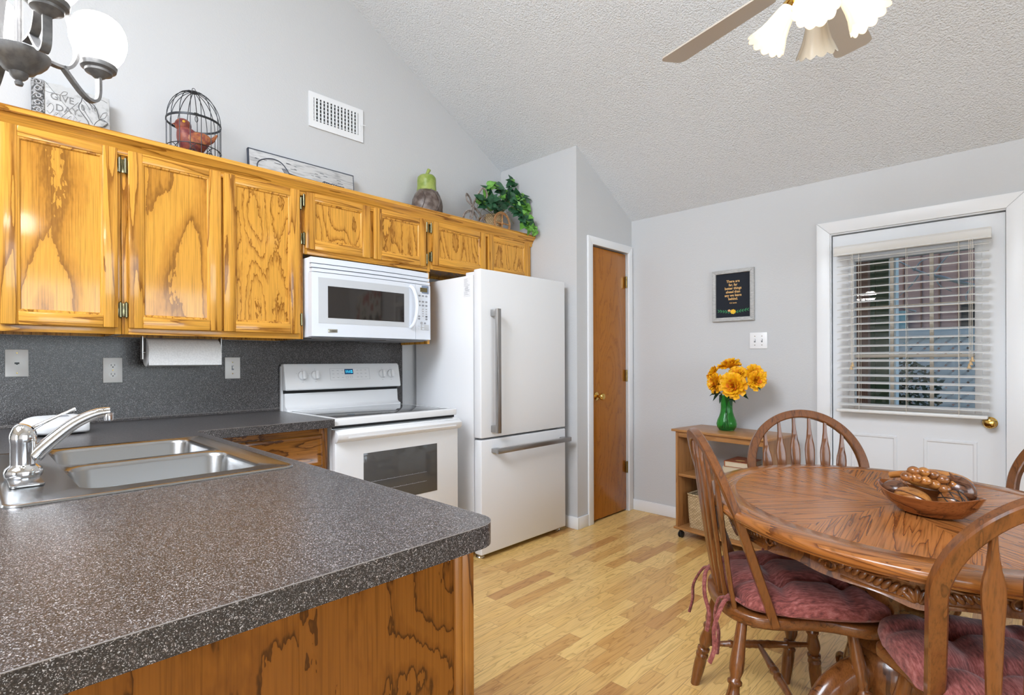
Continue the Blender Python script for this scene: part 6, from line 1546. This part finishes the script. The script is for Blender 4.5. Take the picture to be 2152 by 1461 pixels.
def make_chair(label):
    t = thing('dining_chair', label, 'chair', group='arrow-back dining chairs')
    half = [(-0.215, 0.0), (-0.208, -0.075), (-0.180, -0.145), (-0.125, -0.188), (-0.060, -0.196), (0.010, -0.186), (0.080, -0.190), (0.150, -0.213), (0.190, -0.212), (0.216, -0.180), (0.226, -0.10), (0.228, 0.0)]
    ol = [(p.x, p.y) for p in smooth_path([(a, c, 0) for a, c in half], 3)]
    ol = ol + [(a, -c) for a, c in reversed(ol[1:-1])]
    b = MB(); b.prism(ol, SEATZ - 0.037, SEATZ, 'xy', 0.011, 3)
    for v in b.V:
        if v.z > SEATZ - 0.004: v.z -= 0.010 * math.exp(-((v.x - 0.01) / 0.12) ** 2 - (v.y / 0.14) ** 2)
    b.build('seat', M['chair_h'], t)
    pts = []
    zc = 0.725; hw = 0.226
    for z in (SEATZ - 0.02, 0.50, 0.58, 0.66): pts.append((backx(z), -lerp_tab([(0.42, 0.188), (0.725, hw)], z), z))
    for i in range(17):
        a = PI - PI * i / 16; z = zc + (CHH - 0.014 - zc) * math.sin(a); pts.append((backx(z), hw * math.cos(a), z))
    for z in (0.66, 0.58, 0.50, SEATZ - 0.02): pts.append((backx(z), lerp_tab([(0.42, 0.188), (0.725, hw)], z), z))
    P = smooth_path(pts, 3)
    sec = [(0.0095, 0.017), (0.0125, 0.013), (0.0125, -0.013), (0.0095, -0.017), (-0.0095, -0.017), (-0.0125, -0.013), (-0.0125, 0.013), (-0.0095, 0.017)]
    b = MB(); b.tube(P, 1, section=sec, up=(1, 0, 0.28)); b.build('bow', M['chair_v'], t, ang=30)
    for k_ in range(6):
        y0 = -0.130 + 0.052 * k_; y1 = y0 * 1.22
        zt = zc + (CHH - 0.028 - zc) * math.sqrt(max(0.0, 1 - (y1 / hw) ** 2)) - 0.002
        wt = [(0, 0.011), (0.3, 0.0125), (0.55, 0.0160), (0.70, 0.0200), (0.755, 0.0190), (0.83, 0.0115), (0.92, 0.0072), (1.0, 0.0060)]
        b = MB(); V = []; F = []; n_ = 22
        for i in range(n_ + 1):
            s_ = i / n_; z = SEATZ - 0.012 + (zt - SEATZ + 0.012) * s_; y = y0 + (y1 - y0) * s_; w_ = lerp_tab(wt, s_); d_ = 0.0062 + 0.001 * (s_ < 0.1)
            xb_ = -0.186 + 0.9 * y0 * y0; x = xb_ + (backx(zt) - xb_) * (s_ ** 0.85)
            for (a, c) in ((d_, w_ * 0.72), (d_ * 0.55, w_), (-d_ * 0.55, w_), (-d_, w_ * 0.72), (-d_, -w_ * 0.72), (-d_ * 0.55, -w_), (d_ * 0.55, -w_), (d_, -w_ * 0.72)): V.append((x + a, y + c, z))
        for i in range(n_):
            for q in range(8): F.append((i * 8 + q, i * 8 + (q + 1) % 8, (i + 1) * 8 + (q + 1) % 8, (i + 1) * 8 + q))
        F += [tuple(range(8)), tuple(range(n_ * 8, n_ * 8 + 8))]
        b.add(V, F); b.build('spindle', M['chair_v'], t)
    ft = {}
    for nm, tp, bt in (('rl', (-0.150, 0.135), (-0.225, 0.212)), ('rr', (-0.150, -0.135), (-0.225, -0.212)), ('fl', (0.145, 0.150), (0.195, 0.214)), ('fr', (0.145, -0.150), (0.195, -0.214))):
        p = Vector((tp[0], tp[1], SEATZ - 0.024)); q = Vector((bt[0], bt[1], 0.0)); ft[nm] = (p, q)
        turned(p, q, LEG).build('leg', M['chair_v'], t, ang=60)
    at = lambda n_, z: ft[n_][0] + (ft[n_][1] - ft[n_][0]) * ((ft[n_][0].z - z) / ft[n_][0].z)
    mids = []
    for s_ in ('l', 'r'):
        a, c = at('r' + s_, 0.165), at('f' + s_, 0.185); turned(a, c, STR).build('side_stretcher', M['chair_v'], t, ang=60); mids.append((a + c) / 2)
    turned(mids[0], mids[1], STR2).build('cross_stretcher', M['chair_v'], t, ang=60)
    return t
def make_cushion(label, loc, rz, seed):
    t = thing('seat_cushion', label, 'cushion', loc, rz, group='rose chair cushions')
    b = MB(); n_ = 56; hx, hy = 0.225, 0.218
    tufts = [(-0.085, -0.085), (-0.085, 0.085), (0.085, -0.085), (0.085, 0.085)]
    rs_ = random.Random(seed)
    def srf(u, v, side):
        a, c = -1 + 2 * u, -1 + 2 * v
        # map square to a rounded square
        k_ = 0.16 * (a * a * c * c); x = a * (1 - k_); y = c * (1 - k_)
        taper = 1.0 + 0.05 * x
        e = (1 - abs(a) ** 3.2) * (1 - abs(c) ** 3.2); h = 0.068 * max(0.0, e) ** 0.36
        X, Y = x * hx, y * hy * taper
        if side > 0:
            for tx, ty in tufts:
                d2 = math.hypot(X - tx, Y - ty); h -= 0.036 * math.exp(-(d2 / 0.026) ** 2)
            for tx in (-0.085, 0.085): h -= 0.019 * math.exp(-((X - tx) / 0.020) ** 2) * max(0, 1 - abs(Y) / hy) ** 0.3 ; h -= 0.019 * math.exp(-((Y - tx) / 0.020) ** 2) * max(0, 1 - abs(X) / hx) ** 0.3
            h += 0.004 * mnoise.noise(Vector((X * 14 + seed, Y * 14, 0)))
            return (X, Y, 0.022 + max(h, -0.01) * 1.0)
        return (X, Y, 0.022 - 0.021 * max(0.0, e) ** 0.35)
    b.grid(lambda u, v: srf(u, v, 1), n_, n_); b.grid(lambda u, v: srf(1 - u, v, -1), n_, n_)
    b.build('pad', M['cushion'], t, weld=True, ang=80)
    for tx, ty in tufts: MB().ell((tx, ty, 0.036), (0.008, 0.008, 0.004), 10, 6).build('button', M['cushion'], t)
    for s_ in (1, -1):
        b = MB(); y = s_ * 0.165
        ribbon = [(0.0085, 0.0028), (-0.0085, 0.0028), (-0.0085, -0.0028), (0.0085, -0.0028)]
        b.tube(smooth_path([(-0.195, y * 0.98, 0.024), (-0.215, y * 0.85, 0.030), (-0.228, y * 0.70, 0.032), (-0.232, y * 0.72, 0.026)], 4), 0.006, 7)
        b.ell((-0.232, y * 0.74, 0.026), (0.011, 0.012, 0.010), 10, 8)
        for q, (dx, dy, dz) in enumerate(((-0.060, 0.045, -0.155), (0.010, -0.055, -0.175))):
            b.tube(smooth_path([(-0.234, y * 0.74, 0.026), (-0.255, y * 0.74 + dy * s_ * 0.4, 0.012), (-0.265 + dx * 0.3, y * 0.74 + dy * s_ * 0.8, -0.05), (-0.255 + dx * 0.5, y * 0.74 + dy * s_, -0.11), (-0.262 + dx * 0.6, y * 0.74 + dy * s_ * 0.9, dz)], 5), 1, section=[(0.0045 * math.cos(w_), 0.0075 * math.sin(w_)) for w_ in [2 * PI * i / 8 for i in range(8)]])
        b.build('tie', M['cushion'], t)
    return t
spots = [((2.515, 1.833), 36, 'arrow-back oak chair at the left of the table, back towards the kitchen', 'tufted rose cushion tied on the chair at the left of the table'),
         ((2.51, 2.39), -55, 'arrow-back oak chair behind the table in front of the cart and door frame', 'tufted rose cushion on the chair behind the table'),
         ((3.076, 1.621), 117.8, 'arrow-back oak chair nearest the camera, cut off at the bottom right', 'tufted rose cushion on the nearest chair at the bottom right'),
         ((3.13, 2.56), 235, 'arrow-back oak chair at the right edge with only its bow showing beyond the table', 'tufted rose cushion on the chair at the right edge of the picture')]
ch0 = None
for i, ((x, y), a, lab, clab) in enumerate(spots):
    if ch0 is None: c = ch0 = make_chair(lab)
    else: c = copy_tree(ch0); c['label'] = lab
    c.location = (x, y, 0); c.rotation_euler = (0, 0, R(a))
    off = Matrix.Rotation(R(a), 4, 'Z') @ Vector((0.045, 0, 0))
    if i == 0: cu0 = cu = make_cushion(clab, (x + off.x, y + off.y, SEATZ - 0.002), R(a), 3)
    else:
        cu = copy_tree(cu0); cu['label'] = clab; cu.location = (x + off.x, y + off.y, SEATZ - 0.002); cu.rotation_euler = (0, 0, R(a))

# ------------------------------------------------------------------ wooden fruit in a boat-shaped bowl
BC = Vector((2.893, 1.862, TZ + 0.0005)); BA = R(-22)
t = thing('wooden_bowl', 'boat-shaped dark wooden bowl in the middle of the dining table', 'bowl', BC, BA)
BL_, BW_ = 0.130, 0.086
def boat(u, v):
    prof = [(0.0, 0.0), (0.42, 0.0), (0.62, 0.006), (0.84, 0.026), (1.0, 0.055), (0.975, 0.056), (0.80, 0.030), (0.58, 0.012), (0.36, 0.007), (0.0, 0.007)]
    q = v * (len(prof) - 1); i = min(int(q), len(prof) - 2); f = q - i
    k_ = prof[i][0] * (1 - f) + prof[i + 1][0] * f; z = prof[i][1] * (1 - f) + prof[i + 1][1] * f
    a = 2 * PI * u; c_, s_ = math.cos(a), math.sin(a)
    x = BL_ * k_ * c_; y = BW_ * k_ * s_ * (1 - 0.25 * abs(c_) ** 3)
    return (x, y, z * (1 + 0.30 * abs(c_) ** 3))
b = MB(); b.grid(boat, 64, 37, True); b.build('bowl', M['bowl_wood'], t, ang=60, weld=True)
BM2 = Matrix.Translation(BC) @ Matrix.Rotation(BA, 4, 'Z')
def fruit(name, lab, loc, rad, mt, rot=(0, 0, 0), extra=None):
    f = thing(name, lab, 'wooden fruit', BM2 @ Vector((loc[0] * 0.88, loc[1], loc[2])), BA, group='carved wooden fruit in the bowl')
    Mx = Euler([R(a) for a in rot]).to_matrix().to_4x4()
    b = MB(); b.ell((0, 0, 0), rad, 24, 16, M=Mx)
    for v in b.V: pass
    b.build('fruit_body', M[mt], f, ang=80)
    if extra: extra(f, Mx, rad)
    return f
def stem_left(f, Mx, rad):
    b = MB(); b.tube(smooth_path([(-rad[0] * 0.85, 0, 0.004), (-rad[0] * 1.10, 0, 0.004), (-rad[0] * 1.42, 0.0, -0.002)], 4), [0.017, 0.0145, 0.012, 0.011, 0.0105, 0.010, 0.0098, 0.0098, 0.0098], 10, M=Mx); b.build('stem', M['fruit_light'], f)
def seam(f, Mx, rad):
    b = MB(); b.tube([((rad[0] + 0.0004) * math.cos(a), -(rad[1] + 0.0006) * math.sin(a) * 0.8, (rad[2] + 0.0004) * math.sin(a) * 0.6) for a in [PI * i / 16 for i in range(17)]], 0.0014, 5, M=Mx); b.build('carved_groove', M['fruit_dark'], f)
def hatch(f, Mx, rad):
    b = MB()
    for k_ in (-0.5, 0, 0.5):
        for s_ in (1, -1):
            pts = []
            for i in range(13):
                p = -1.2 + 2.4 * i / 12; a = k_ * 1.3 + s_ * p * 0.5 - PI / 2
                pts.append(((rad[0] + 0.0004) * math.sin(p), (rad[1] + 0.0004) * math.cos(p) * math.cos(a + PI / 2 + PI / 2 - 0.5) * -1, (rad[2] + 0.0004) * math.cos(p) * math.sin(a + PI / 2 + PI / 2 - 0.5)))
            b.tube(pts, 0.0013, 5, M=Mx)
    b.build('carved_groove', M['black'], f)
def calyx(f, Mx, rad):
    b = MB()
    for k_ in range(5):
        a = 2 * PI * k_ / 5; c_, s_ = math.cos(a), math.sin(a)
        P = [Vector((-rad[0] * 0.15 + 0.02 * c_ * q * 1.3, -rad[1] * 0.55 - 0.004, rad[2] * 0.80 + 0.016 * s_ * q)) for q in (0.0, 0.5, 1.0)]
        b.tube(P, [0.006, 0.005, 0.001], 6, M=Mx)
    b.build('calyx', M['fruit_dark'], f)
fruit('wooden_banana', 'long light wooden fruit with a stem, lying at the back of the bowl', (0.0, 0.040, 0.090), (0.084, 0.032, 0.030), 'fruit_light', (0, -2, 4), stem_left)
fruit('wooden_avocado', 'round dark wooden fruit at the left end of the bowl', (-0.092, -0.008, 0.050), (0.037, 0.030, 0.029), 'fruit_dark')
fruit('wooden_mango', 'light brown wooden mango with a carved groove at the front of the bowl', (-0.022, -0.036, 0.044), (0.050, 0.028, 0.029), 'fruit_light', (0, 6, -6), seam)
fruit('wooden_pomegranate', 'dark wooden fruit with a pointed calyx at the back right of the bowl', (0.062, 0.030, 0.078), (0.043, 0.034, 0.036), 'fruit_dark', (0, 25, 0), calyx)
fruit('wooden_pineapple', 'brown cross-hatched wooden fruit at the right end of the bowl', (0.070, -0.004, 0.050), (0.036, 0.032, 0.031), 'fruit_mid', (0, 10, -20), hatch)
gp = [(550, 205), (695, 220), (450, 290), (575, 305), (835, 265), (715, 350), (975, 330), (850, 400), (1000, 470), (1130, 410)]
cen = BM2 @ Vector((0.0, -0.02, 0.085))
g = thing('wooden_grapes', 'bunch of polished wooden grapes on top of the fruit in the bowl', 'wooden fruit', cen, 0.0, group='carved wooden fruit in the bowl')
for i, (a, c) in enumerate(gp):
    d_ = _f + ((1840 + a / 6.897) - 1076) / 1120.42 * _r - ((960 + c / 6.897) - 761.64) / 1120.42 * _u
    p = Vector((3.095, 0, 1.19)) + d_ * (1.447 - 0.00004 * c + 0.010 * (i % 3 == 1))
    o = MB().ell((0, 0, 0), (0.0145, 0.0125, 0.0125), 18, 12).build('grape', M['fruit_light' if i % 2 else 'fruit_mid'], g, loc=p - cen, ang=80)
P = [Vector((3.095, 0, 1.19)) + (_f + ((1840 + a / 6.897) - 1076) / 1120.42 * _r - ((960 + c / 6.897) - 761.64) / 1120.42 * _u) * 1.437 for a, c in ((1060, 430), (1180, 500))]
b = MB(); b.tube([p - cen for p in P], 0.0035, 8); b.build('stem', M['book_page'], g)
